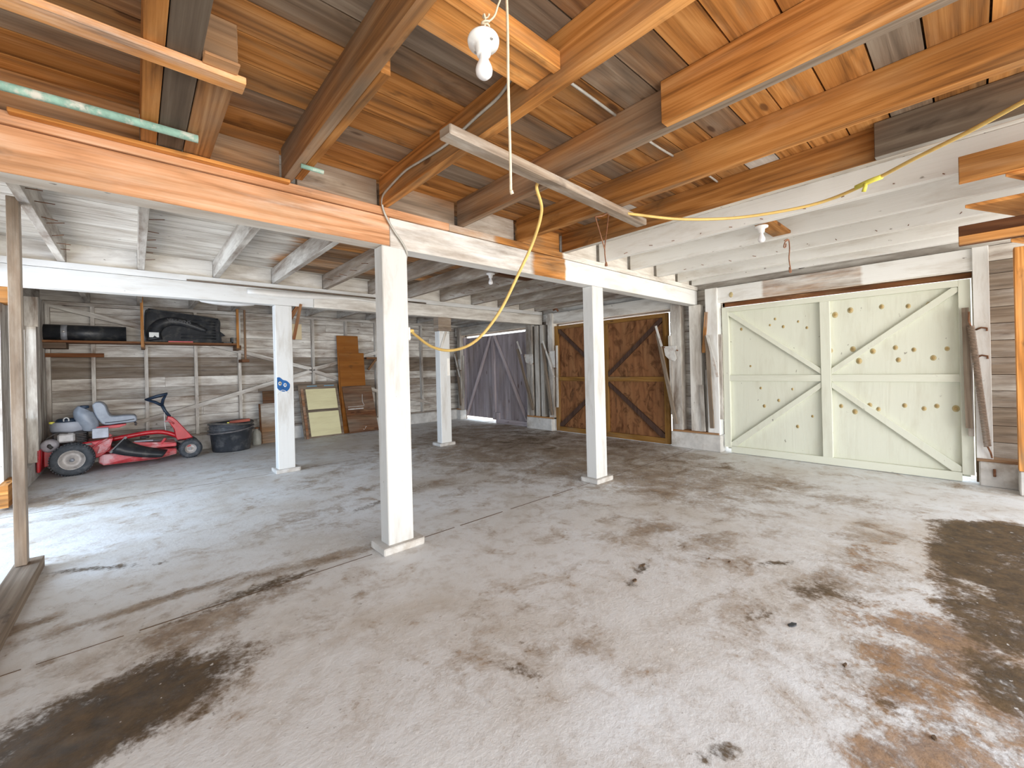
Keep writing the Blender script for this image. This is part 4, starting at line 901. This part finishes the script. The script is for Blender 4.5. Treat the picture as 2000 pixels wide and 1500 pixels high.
# ------------------------------------------------------------------ riding mower in the corner
def mower():
    o = thing('riding_mower', (-.1, 9.25, 0), 'red rear-engine riding lawn mower with grey seat parked in the left corner', 'riding mower')
    B = lambda n, b, mt, **k: b.build(n, mt, o, **k)
    def wheel(cx, yface, r, w, rimr, out=-1):
        """out=-1: outer face towards -Y"""
        c = Vector((cx, yface, r)); ax = (0, 1, 0)
        prof = [(rimr, .02), (rimr * 1.05, .004), (r * .80, -.006), (r * .93, .008), (r * .985, .03), (r, w * .5), (r * .985, w - .03), (r * .93, w - .008), (r * .80, w), (rimr, w - .01), (rimr, .02)]
        t = B('tyre', MB().lathe(prof, c, ax, 40), RUBBER)
        n = 40
        lug = MB()
        for k in range(n):
            a = 2 * math.pi * k / n
            for y0, y1, s in ((0.012, w * .5, 1), (w * .5, w - .012, -1)):
                p0 = c + Vector((math.cos(a) * (r + .001), y0, math.sin(a) * (r + .001))); a2 = a + .10
                p1 = c + Vector((math.cos(a2) * (r + .001), y1, math.sin(a2) * (r + .001))); lug.bar(p0, p1, r * .06, .012, (p0 - c - Vector((0, y0, 0))).normalized())
        lug.build('tread_lugs', RUBBER, t)
        rm = B('rim', MB().lathe([(0, .035), (rimr * .22, .035), (rimr * .26, .05), (rimr * .45, .055), (rimr * .52, .075), (rimr * .74, .07), (rimr * .80, .045), (rimr * .98, .02), (rimr * 1.06, .004), (rimr * 1.02, .03), (rimr, .06), (rimr, w - .02), (0, w - .02)], c, ax, 32), RIM)
        MB().lathe([(0, -.0), (rimr * .16, 0), (rimr * .2, .015), (rimr * .2, .04), (0, .04)], c, ax, 16).build('hub', STEELG, rm)
    wheel(-.70, 8.76, .23, .22, .135); wheel(.69, 9.06, .158, .13, .078)
    wheel(-.70, 9.62, .23, .22, .135); wheel(.69, 9.56, .158, .13, .078)
    B('rear_axle', MB().tube([(-.70, 8.9, .23), (-.70, 9.75, .23)], .03, 10), DARKMET)
    B('front_axle', MB().bar((.67, 9.12, .21), (.67, 9.62, .21), .05, .05), RED, bevel=.006)
    B('steering_knuckle', MB().prism([(.50, 9.11, .30), (.70, 9.11, .32), (.74, 9.11, .26), (.60, 9.11, .24)], (0, .04, 0)), DARKMET)
    # frame
    B('frame_tube', MB().tube([(-.30, 9.30, .42), (0, 9.3, .46), (.15, 9.3, .475), (.30, 9.3, .47), (.42, 9.3, .43), (.55, 9.3, .36), (.68, 9.3, .30)], .038, 10, smooth_path=5), RED)
    B('rear_frame', MB().prism([(-1.0, 9.0, .40), (-.42, 9.0, .46), (-.28, 9.0, .48), (-.30, 9.0, .30), (-.42, 9.0, .20), (-1.0, 9.0, .14)], (0, .55, 0)), RED, bevel=.01)
    B('side_bracket', MB().prism([(-.52, 8.96, .44), (-.27, 8.96, .47), (-.30, 8.96, .36), (-.36, 8.96, .28), (-.45, 8.96, .26), (-.42, 8.96, .36)], (0, .035, 0)), REDW, bevel=.004)
    B('side_lever', MB().tube([(-.49, 8.94, .36), (-.40, 8.93, .44), (-.33, 8.94, .47)], .014, 8), REDW)
    B('rear_guard', MB().prism([(-1.045, 8.80, .10), (-1.01, 8.80, .10), (-1.0, 8.80, .42), (-1.045, 8.80, .42)], (0, 1.0, 0)), RED, bevel=.01)
    B('reflector', MB().box(-1.052, -1.03, 8.83, 8.87, .46, .60, const()), REDL)
    B('guard_post', MB().box(-1.045, -1.02, 8.84, 8.86, .40, .62, const()), RED)
    # engine
    B('engine_block', MB().box(-.92, -.58, 9.08, 9.48, .44, .62, const()), DARKMET, bevel=.02)
    B('engine_shroud', MB().lathe([(0, .10), (.205, .10), (.215, .08), (.21, -.02), (.19, -.06), (0, -.06)], (-.75, 9.27, .66), (0, 0, 1), 36, sx=1.0, sy=.95), simple('grey_shroud', (.40, .42, .48), .5, 0, .12, 8, (.25, .24, .26), .4))
    B('starter_cap', MB().lathe([(0, .05), (.10, .05), (.125, .03), (.13, 0), (0, 0)], (-.77, 9.24, .762), (0, 0, 1), 28), NAVY)
    B('pull_handle', MB().tube([(-.80, 9.11, .775), (-.80, 9.10, .81), (-.775, 9.10, .83), (-.75, 9.10, .81), (-.75, 9.11, .775)], .008, 6, smooth_path=3), WHITEP)
    B('rocker_cover', MB().box(-.86, -.68, 8.98, 9.10, .47, .60, const()), simple('pale_cast_cover', (.55, .53, .52), .5, .2, .2, 20), bevel=.02)
    for k in range(6): B('cooling_fin', MB().box(-.66, -.56, 9.0, 9.46, .455 + .026 * k, .463 + .026 * k, const()), DARKMET)
    B('muffler', MB().lathe([(0, 0), (.07, 0), (.092, .015), (.095, .08), (.08, .10), (0, .10)], (-.93, 8.90, .45), (0, 1, 0), 28), simple('grey_muffler', (.36, .34, .37), .55, .3, .2, 14, (.2, .15, .14), .5))
    B('exhaust_pipe', MB().tube([(-.93, 8.90, .46), (-.93, 8.87, .45), (-.90, 8.86, .42)], .022, 8), DARKMET)
    B('air_hose', MB().tube([(-.98, 9.0, .52), (-.93, 8.96, .58), (-.85, 8.96, .62), (-.75, 8.97, .61)], .012, 6, smooth_path=4), DARKMET)
    B('crossbar', MB().tube([(-.85, 8.93, .40), (-.50, 8.93, .42)], .014, 6), CHROME)
    B('fuel_tank', MB().tube([(-.535, 9.16, .60), (-.53, 9.16, .70), (-.57, 9.16, .79), (-.60, 9.16, .87), (-.60, 9.16, .92), (-.58, 9.16, .955)], lambda t: .085 + .03 * math.sin(math.pi * min(1, t * 1.1)) - (.05 if t > .97 else 0), 16, smooth_path=4), VINYL)
    B('fuel_cap', MB().lathe([(0, 0), (.05, 0), (.052, .03), (.045, .045), (0, .045)], (-.585, 9.16, .95), (0, 0, 1), 20), NAVY)
    B('oil_cap', MB().lathe([(0, 0), (.03, 0), (.03, .03), (0, .03)], (-.93, 9.18, .745), (0, 0, 1), 12), TAPE)
    # seat
    sb = MB(); prof = [(-.50, 1.0), (-.46, 1.035), (-.40, 1.03), (-.35, .97), (-.325, .87), (-.28, .805), (-.15, .805), (-.04, .80), (.0, .775), (.01, .72), (-.02, .69), (-.20, .68), (-.36, .675), (-.42, .74), (-.47, .85)]
    pts = catmull([Vector((x, 9.10, z)) for x, z in prof] + [Vector((prof[0][0], 9.10, prof[0][1]))], 3)[:-1]
    sb.prism(pts, (0, .40, 0), smooth=True); st = B('seat', sb, VINYL, bevel=.03)
    MB().tube([(-.36, 9.095, .71), (-.2, 9.093, .715), (-.02, 9.095, .735)], .006, 6).build('piping', RUBBER, st)
    B('seat_pan', MB().prism([(-.46, 9.10, .655), (-.12, 9.10, .672), (-.12, 9.10, .65), (-.20, 9.10, .62), (-.46, 9.10, .61)], (0, .35, 0)), RED, bevel=.004)
    B('seat_spring', MB().tube([(-.02, 9.15, .69), (0, 9.15, .66), (-.01, 9.15, .63)], .014, 6), DARKMET)
    B('seat_arm', MB().bar((-.46, 9.25, .62), (-.30, 9.25, .48), .06, .04), RED)
    B('battery_box', MB().box(-.50, -.32, 8.99, 9.16, .49, .64, const()), simple('pale_grey_box', (.46, .48, .54), .5), bevel=.006)
    # steering
    B('steering_pedestal', MB().prism([(.40, 9.20, .74), (.47, 9.20, .71), (.53, 9.20, .64), (.74, 9.20, .33), (.52, 9.20, .31), (.50, 9.20, .36), (.48, 9.20, .50), (.42, 9.20, .62), (.38, 9.20, .66)], (0, .16, 0)), RED, bevel=.01)
    B('pedestal_lever', MB().tube([(.36, 9.17, .65), (.42, 9.17, .66), (.48, 9.18, .60)], .014, 6), REDW)
    B('steering_shaft', MB().tube([(.43, 9.27, .72), (.37, 9.27, .82), (.33, 9.27, .93)], .024, 10), NAVY)
    B('cable_tie', MB().tube([(.36, 9.23, .80), (.355, 9.20, .76), (.36, 9.19, .60), (.37, 9.19, .50)], .006, 5), WHITEP)
    B('steering_handle', MB().tube([(.33, 9.27, .92), (.345, 9.20, 1.02), (.385, 9.12, 1.12), (.26, 9.12, 1.085), (.13, 9.20, 1.035), (.24, 9.24, .985), (.33, 9.27, .92)], .024, 8), NAVY)
    B('steering_bar', MB().tube([(.385, 9.12, 1.12), (.40, 9.38, 1.10), (.13, 9.36, 1.02)], .017, 8), NAVY)
    # footplate, deck and chute
    B('mower_deck', MB().prism([(-.43, 8.96, .21), (-.38, 8.94, .235), (-.10, 8.90, .235), (.30, 8.93, .22), (.50, 9.05, .19), (.50, 9.05, .10), (.25, 8.92, .075), (-.38, 8.92, .075), (-.44, 8.96, .12)], (0, .65, 0)), REDW, bevel=.012)
    B('deck_top', MB().prism([(-.35, 9.05, .25), (.50, 9.05, .23), (.50, 9.60, .23), (-.35, 9.60, .25)], (0, 0, .06)), REDW, bevel=.01)
    B('deck_arm', MB().bar((-.05, 9.10, .34), (.45, 9.10, .27), .04, .05), REDW); B('deck_arm', MB().bar((.30, 9.10, .28), (.36, 9.06, .38), .03, .03), REDW)
    B('footrest', MB().prism([(-.03, 9.12, .36), (.20, 9.12, .35), (.30, 9.30, .31), (.05, 9.34, .32)], (0, 0, .02)), VINYL)
    B('belt_guard', MB().box(-.40, -.10, 9.2, 9.5, .31, .37, const()), DARKMET, bevel=.01)
    B('pulley', MB().lathe([(0, 0), (.06, 0), (.06, .03), (0, .03)], (.10, 9.2, .40), (0, 0, 1), 16), DARKMET)
    # curved rubber chute flap: a bent sheet
    ch = MB(); n = 14; top = []; bot = []
    for i in range(n + 1):
        t = i / n
        tx = -.12 + .50 * t; tz = .475 - .27 * t ** .55; bz = .275 - .17 * t - .12 * t * (1 - t)
        top.append(Vector((tx, 8.93 - .03 * math.sin(t * 3.1), tz))); bot.append(Vector((-.30 + .60 * t, 8.78 + .05 * t, bz)))
    for i in range(n):
        a0, a1, b0, b1 = top[i], top[i + 1], bot[i], bot[i + 1]; m0 = (a0 + b0) / 2 + Vector((0, -.05, 0)); m1 = (a1 + b1) / 2 + Vector((0, -.05, 0))
        for q in ((a0, a1, m1, m0), (m0, m1, b1, b0)): ch.face(list(q), [(0, 0)] * 4, [(1, 0, 0)] * 4, 0, True)
    c = B('discharge_chute', ch, BLACKP); s = c.modifiers.new('solid', 'SOLIDIFY'); s.thickness = .012
    B('edge_fold', MB().bar(top[0] + Vector((0, -.004, 0)), bot[0] + Vector((0, -.004, 0)), .03, .012, (0, 1, 0)), simple('dusty_grey_plastic', (.22, .22, .22), .6))
    return o
mower()

# ------------------------------------------------------------------ tub, bucket and leaning boards
def tub():
    o = thing('black_tub', (1.32, 9.42, 0), 'round black plastic tub with sagging double rim in front of the back wall', 'tub')
    c = (1.33, 9.42, 0)
    MB().lathe([(0, .02), (.285, .02), (.29, 0), (.30, .02), (.335, .36), (.37, .375), (.372, .39), (.34, .395), (.335, .40), (.345, .44), (.35, .455), (.335, .462), (.33, .47), (.355, .50), (.35, .515), (.325, .51), (.30, .40), (.27, .05), (0, .05)], c, (0, 0, 1), 44).build('tub_wall', DARKTUB, o)
    MB().tube([Vector((1.33 + .352 * math.cos(a), 9.42 + .352 * math.sin(a), .51 + .02 * math.sin(2 * a))) for a in [2 * math.pi * k / 40 for k in range(41)]], .017, 8).build('rim', simple('worn_rim_plastic', (.10, .09, .08), .7, 0, .4, 20), o)
    MB().tube([Vector((1.33 + .362 * math.cos(a), 9.42 + .362 * math.sin(a), .39 - .05 * math.sin(a) * math.cos(a * .5) + .06 * math.cos(a + .4))) for a in [math.pi + math.pi * k / 20 for k in range(21)]], .014, 8).build('rim_band', simple('worn_band_plastic', (.13, .12, .12), .7, 0, .4, 20), o)
    for a in (3.7, 4.3): MB().lathe([(0, 0), (.012, 0), (.012, .003), (0, .003)], (1.33 + .318 * math.cos(a), 9.42 + .318 * math.sin(a), .17), (math.cos(a), math.sin(a), 0), 10).build('drain_hole', BLACKP, o)
    return o
tub()
lone('red_brick_scrap', 'reddish wood scrap lying across the black tub rim', 'scrap', MB().bar((1.28, 9.25, .535), (1.60, 9.22, .555), .10, .05, (0, 0, 1)), simple('dull_red_scrap', (.32, .08, .05), .8), .006)
lone('yellow_scrap', 'small yellow scrap on the black tub rim', 'scrap', MB().lathe([(0, 0), (.02, .005), (.018, .02), (0, .026)], (1.24, 9.10, .53), (0, 0, 1), 10), TAPE, 0)
o = thing('plastic_jug', (1.80, 9.70, 0), 'small cloudy jug with rusty neck between tub and leaning plank', 'jug')
MB().lathe([(0, .0), (.075, .0), (.08, .03), (.08, .22), (.06, .27), (.028, .295), (.028, .33), (0, .33)], (1.79, 9.66, 0), (0, 0, 1), 20).build('body', simple('cloudy_grey_plastic', (.38, .38, .34), .4), o); MB().lathe([(0, 0), (.034, 0), (.034, .03), (0, .03)], (1.79, 9.66, .32), (0, 0, 1), 14).build('cap', RUST, o)
def lean(name, label, cat, x0, x1, yb, yt, z1, f, mat=WOOD, th=.025, z0=0.0, x0t=None, x1t=None):
    x0t = x0 if x0t is None else x0t; x1t = x1 if x1t is None else x1t
    m = MB().prism([(x0, yb, z0), (x1, yb, z0), (x1t, yt, z1), (x0t, yt, z1)], (0, th, 0.004), f); return lone(name, label, cat, m, mat, .002)
lean('leaning_plank', 'pale weathered plywood piece with rusty foot leaning left of the blue-marked post', 'plank', 1.90, 2.30, 9.72, 9.85, .80, lambda p, n: (1.0, .72 if p.z > .3 else .1, .7), WOODW)
lean('leaning_plank', 'dark brown board behind the pale plywood piece', 'plank', 1.96, 2.36, 9.82, 9.93, 1.05, const(.55, 0, .3), DARKW)
lean('leaning_strip', 'thin dark strip on the left edge of the pale plywood piece', 'strip', 1.865, 1.895, 9.70, 9.83, .80, const(.6, 0, .3), DARKW, .02)
# framed panel with two cream panes
def panel():
    y0, y1, h = 9.60, 9.86, 1.16
    o = thing('panelled_door', (3.05, y0, 0), 'old dark-framed sash with two cream panels leaning on the back wall', 'panel')
    P = lambda x, t, dy=0.0: Vector((x + (-.04) * t, y0 + dy + (y1 - y0) * t, h * t))
    def rect(nm, xa, xb, ta, tb, mat, f, dy=0.0, th=.03, slots=None):
        MB().prism([P(xa, ta, dy), P(xb, ta, dy), P(xb, tb, dy), P(xa, tb, dy)], (0, th, 0), f).build(nm, mat, o, bevel=.003)
    rect('frame_board', 2.66, 3.50, 0, 1.0, DARKW, const(.75, .1, .8), 0.0)
    rect('cream_panel', 2.80, 3.44, .03, .475, CREAM, const(1, 1, 0), -.014, .013); rect('cream_panel', 2.80, 3.44, .525, .91, CREAM, const(1, 1, 0), -.014, .013)
    rect('loose_stile', 2.69, 2.745, .0, .93, DARKW, const(1.3, .15, .4), -.05, .03); rect('cross_rail', 2.64, 3.44, .49, .515, DARKW, const(.5, 0, .8), -.012, .01)
    rect('blue_flecks', 2.84, 3.05, .955, .975, simple('blue_flecked_paint', (.16, .30, .40), .8), const(), -.003, .002); rect('blue_flecks', 3.2, 3.42, .955, .975, simple('blue_flecked_paint2', (.16, .30, .40), .8), const(), -.003, .002)
panel()
lean('leaning_sheet', 'tall narrow rust-orange hardboard sheet, rearmost of the leaning stack', 'sheet', 3.50, 4.02, 9.80, 9.95, 2.27, const(1.05, 0, .0), SHEET, .015, x0t=3.50, x1t=4.0)
lean('leaning_sheet', 'rust-orange hardboard sheet, the middle one of the leaning stack', 'sheet', 3.53, 4.12, 9.74, 9.91, 1.86, const(1.0, 0, .0), SHEET, .015)
o = lean('leaning_sheet', 'dark brown board with white paint smears, front of the leaning stack', 'sheet', 3.63, 4.33, 9.62, 9.80, 1.08, const(.8, 0, .42), DARKW, .02, x0t=3.545, x1t=4.24)
for a, b_, c, d in ((3.64, 4.0, .54, .56), (3.64, 3.98, .60, .61)):
    t = (c / 1.08); MB().box(a, b_, 9.62 + .18 * t - .010, 9.62 + .18 * t - .004, c, d, const()).build('white_smear', OLDWHT, o)
MB().tube([(3.98, 9.712, .60), (4.02, 9.715, .62), (3.99, 9.732, .72), (4.0, 9.758, .88)], .006, 5, smooth_path=3).build('white_smear', OLDWHT, o)
MB().tube([(3.95, 9.63, .07), (3.99, 9.635, .06), (4.02, 9.64, .12), (4.05, 9.645, .10)], .006, 5, smooth_path=3).build('white_smear', OLDWHT, o)
lone('pinned_paper', 'yellowed paper square pinned on the wall behind the blue-marked post', 'paper', MB().box(2.575, 2.79, 10.096, 10.0995, 2.165, 2.51, const()), PAPER, 0)
def bracket(label, x, y, z, pts, w=.05):
    o = thing('wooden_bracket', (x, y, z), label, 'bracket')
    for nm, a, b_ in pts: MB().bar(a, b_, w, .05, (0, 1, 0), const(1.0, 0, .1), 2).build(nm, DARKW, o, bevel=.002)
o = thing('corner_brace', (1.73, 6.3, 2.1), 'brown wooden bracket beside the blue-marked post under the far beam', 'bracket')
MB().prism([(1.705, 6.62, 2.30), (1.80, 6.62, 2.44), (1.80, 6.62, 2.37), (1.705, 6.62, 2.18)], (0, .06, 0), const(1, 0, .1)).build('cleat', DARKW, o)
MB().bar((1.715, 6.60, 1.90), (1.82, 6.60, 2.42), .035, .045, (0, 1, 0), const(1.3, 0, .1), 2).build('strut', DARKW, o, bevel=.002)
bracket('small brown bracket on the back wall right of the tall sheets', 4.3, 9.9, 1.5, [('top_rail', (4.19, 9.93, 1.74), (4.45, 9.93, 1.74)), ('strut', (4.22, 9.90, 1.46), (4.42, 9.90, 1.71))])
bracket('tall brown bracket on the back wall just right of the nearest post', 5.0, 9.9, 1.6, [('upright', (5.215, 9.972, 1.35), (5.215, 9.972, 2.45)), ('foot', (5.215, 9.92, 1.36), (5.215, 9.92, 1.46))], .045)
lone('thin_rod', 'thin dark rod lying along the top of the far white beam', 'rod', MB().tube([(.50, 6.575, 2.607), (1.3, 6.57, 2.606), (2.2, 6.575, 2.612), (3.9, 6.575, 2.61)], .011, 6), simple('dark_rod', (.14, .10, .07), .8), 0)
# plastic film hung on the far beam
fm = MB(); nA = 20
for i in range(nA):
    t0, t1 = i / nA, (i + 1) / nA
    def Q(t, v): return Vector((1.15 + 1.95 * t, 6.592 - .012 * abs(math.sin(t * 17)) - .01 * v, 2.575 - v * (.07 + .03 * math.sin(t * 6)) + .02 * math.sin(t * 3.1)))
    for v0, v1 in ((0, .5), (.5, 1)):
        fm.face([Q(t0, v0), Q(t1, v0), Q(t1, v1), Q(t0, v1)], [(0, 0)] * 4, [(1, 0, 0)] * 4, 0, True)
o = fm.build('plastic_film', WEB); s = o.modifiers.new('solid', 'SOLIDIFY'); s.thickness = .003
tag(o, 'strip of crumpled clear plastic film draped on the far white beam', 'plastic film')
lone('white_bundle', 'white cloth bulge sagging just under the far beam above the shelf', 'cloth', MB().lathe([(0, -.03), (.12, -.02), (.22, .0), (.24, .02), (0, .025)], (.98, 6.95, 2.40), (0, 0, 1), 24, sx=1.4, sy=.6), PORC, 0)
# door wall scraps: black hook, stained spot plate
lone('black_bracket', 'small black metal bracket above the white garage door', 'bracket', MB().tube([at(px, py, x=6.80) for px, py in ((1556, 520), (1562, 523), (1570, 521), (1572, 517))], .018, 8), BLACKP, 0)
lone('knot_plug', 'orange knot on the white header at the left top of the white door', 'knob', MB().lathe([(0, 0), (.045, 0), (.03, .012), (0, .014)], (6.862, 2.50, 2.46), (-1, 0, 0), 16, sx=.7), KNOT, 0)
lone('black_bracket', 'small black metal bracket above the left end of the brown door', 'bracket', MB().tube([(6.82, 6.15, 2.66), (6.80, 6.05, 2.68), (6.80, 6.0, 2.62)], .022, 8), RUST, 0)
# leaf crumbs on the floor
crumbs = [(1548, 1221, .022), (1825, 1443, .016), (1650, 1300, .02), (1240, 1135, .03), (1255, 1105, .03), (1385, 1092, .018), (1425, 1098, .018), (1300, 1300, .008), (1690, 1270, .010), (1810, 1372, .010), (1520, 1218, .008), (365, 1355, .014), (460, 1320, .016), (920, 1070, .01), (1150, 1230, .008), (1640, 1355, .008)]
for i, (px, py, r) in enumerate(crumbs[:7]):
    r = r if i == 0 else r * .6; p = at(px, py, z=0); b = MB(); pts = []
    for k in range(9):
        a = 2 * math.pi * k / 9; rr = r * random.uniform(.5, 1.2); pts.append((p.x + math.cos(a) * rr * 1.3, p.y + math.sin(a) * rr * .8, .001))
    b.prism(pts, (0, 0, .006)); lone('floor_debris', ['dark blue-grey scrap on the bare concrete in the right foreground', 'small blackish scrap near the bottom right corner of the floor', 'flat brown crumb right of the grey-blue scrap',
        'dark crumb in the lower of two rusty spots mid floor', 'dark crumb in the upper of two rusty spots mid floor', 'left one of the pair of twiggy bits on the middle floor', 'right one of the pair of twiggy bits on the middle floor'][i], 'debris', b, DARKTUB if i == 0 else DEADLEAF, 0)
# tidy helper properties
for ob in bpy.data.objects:
    if '_o' in ob: del ob['_o']
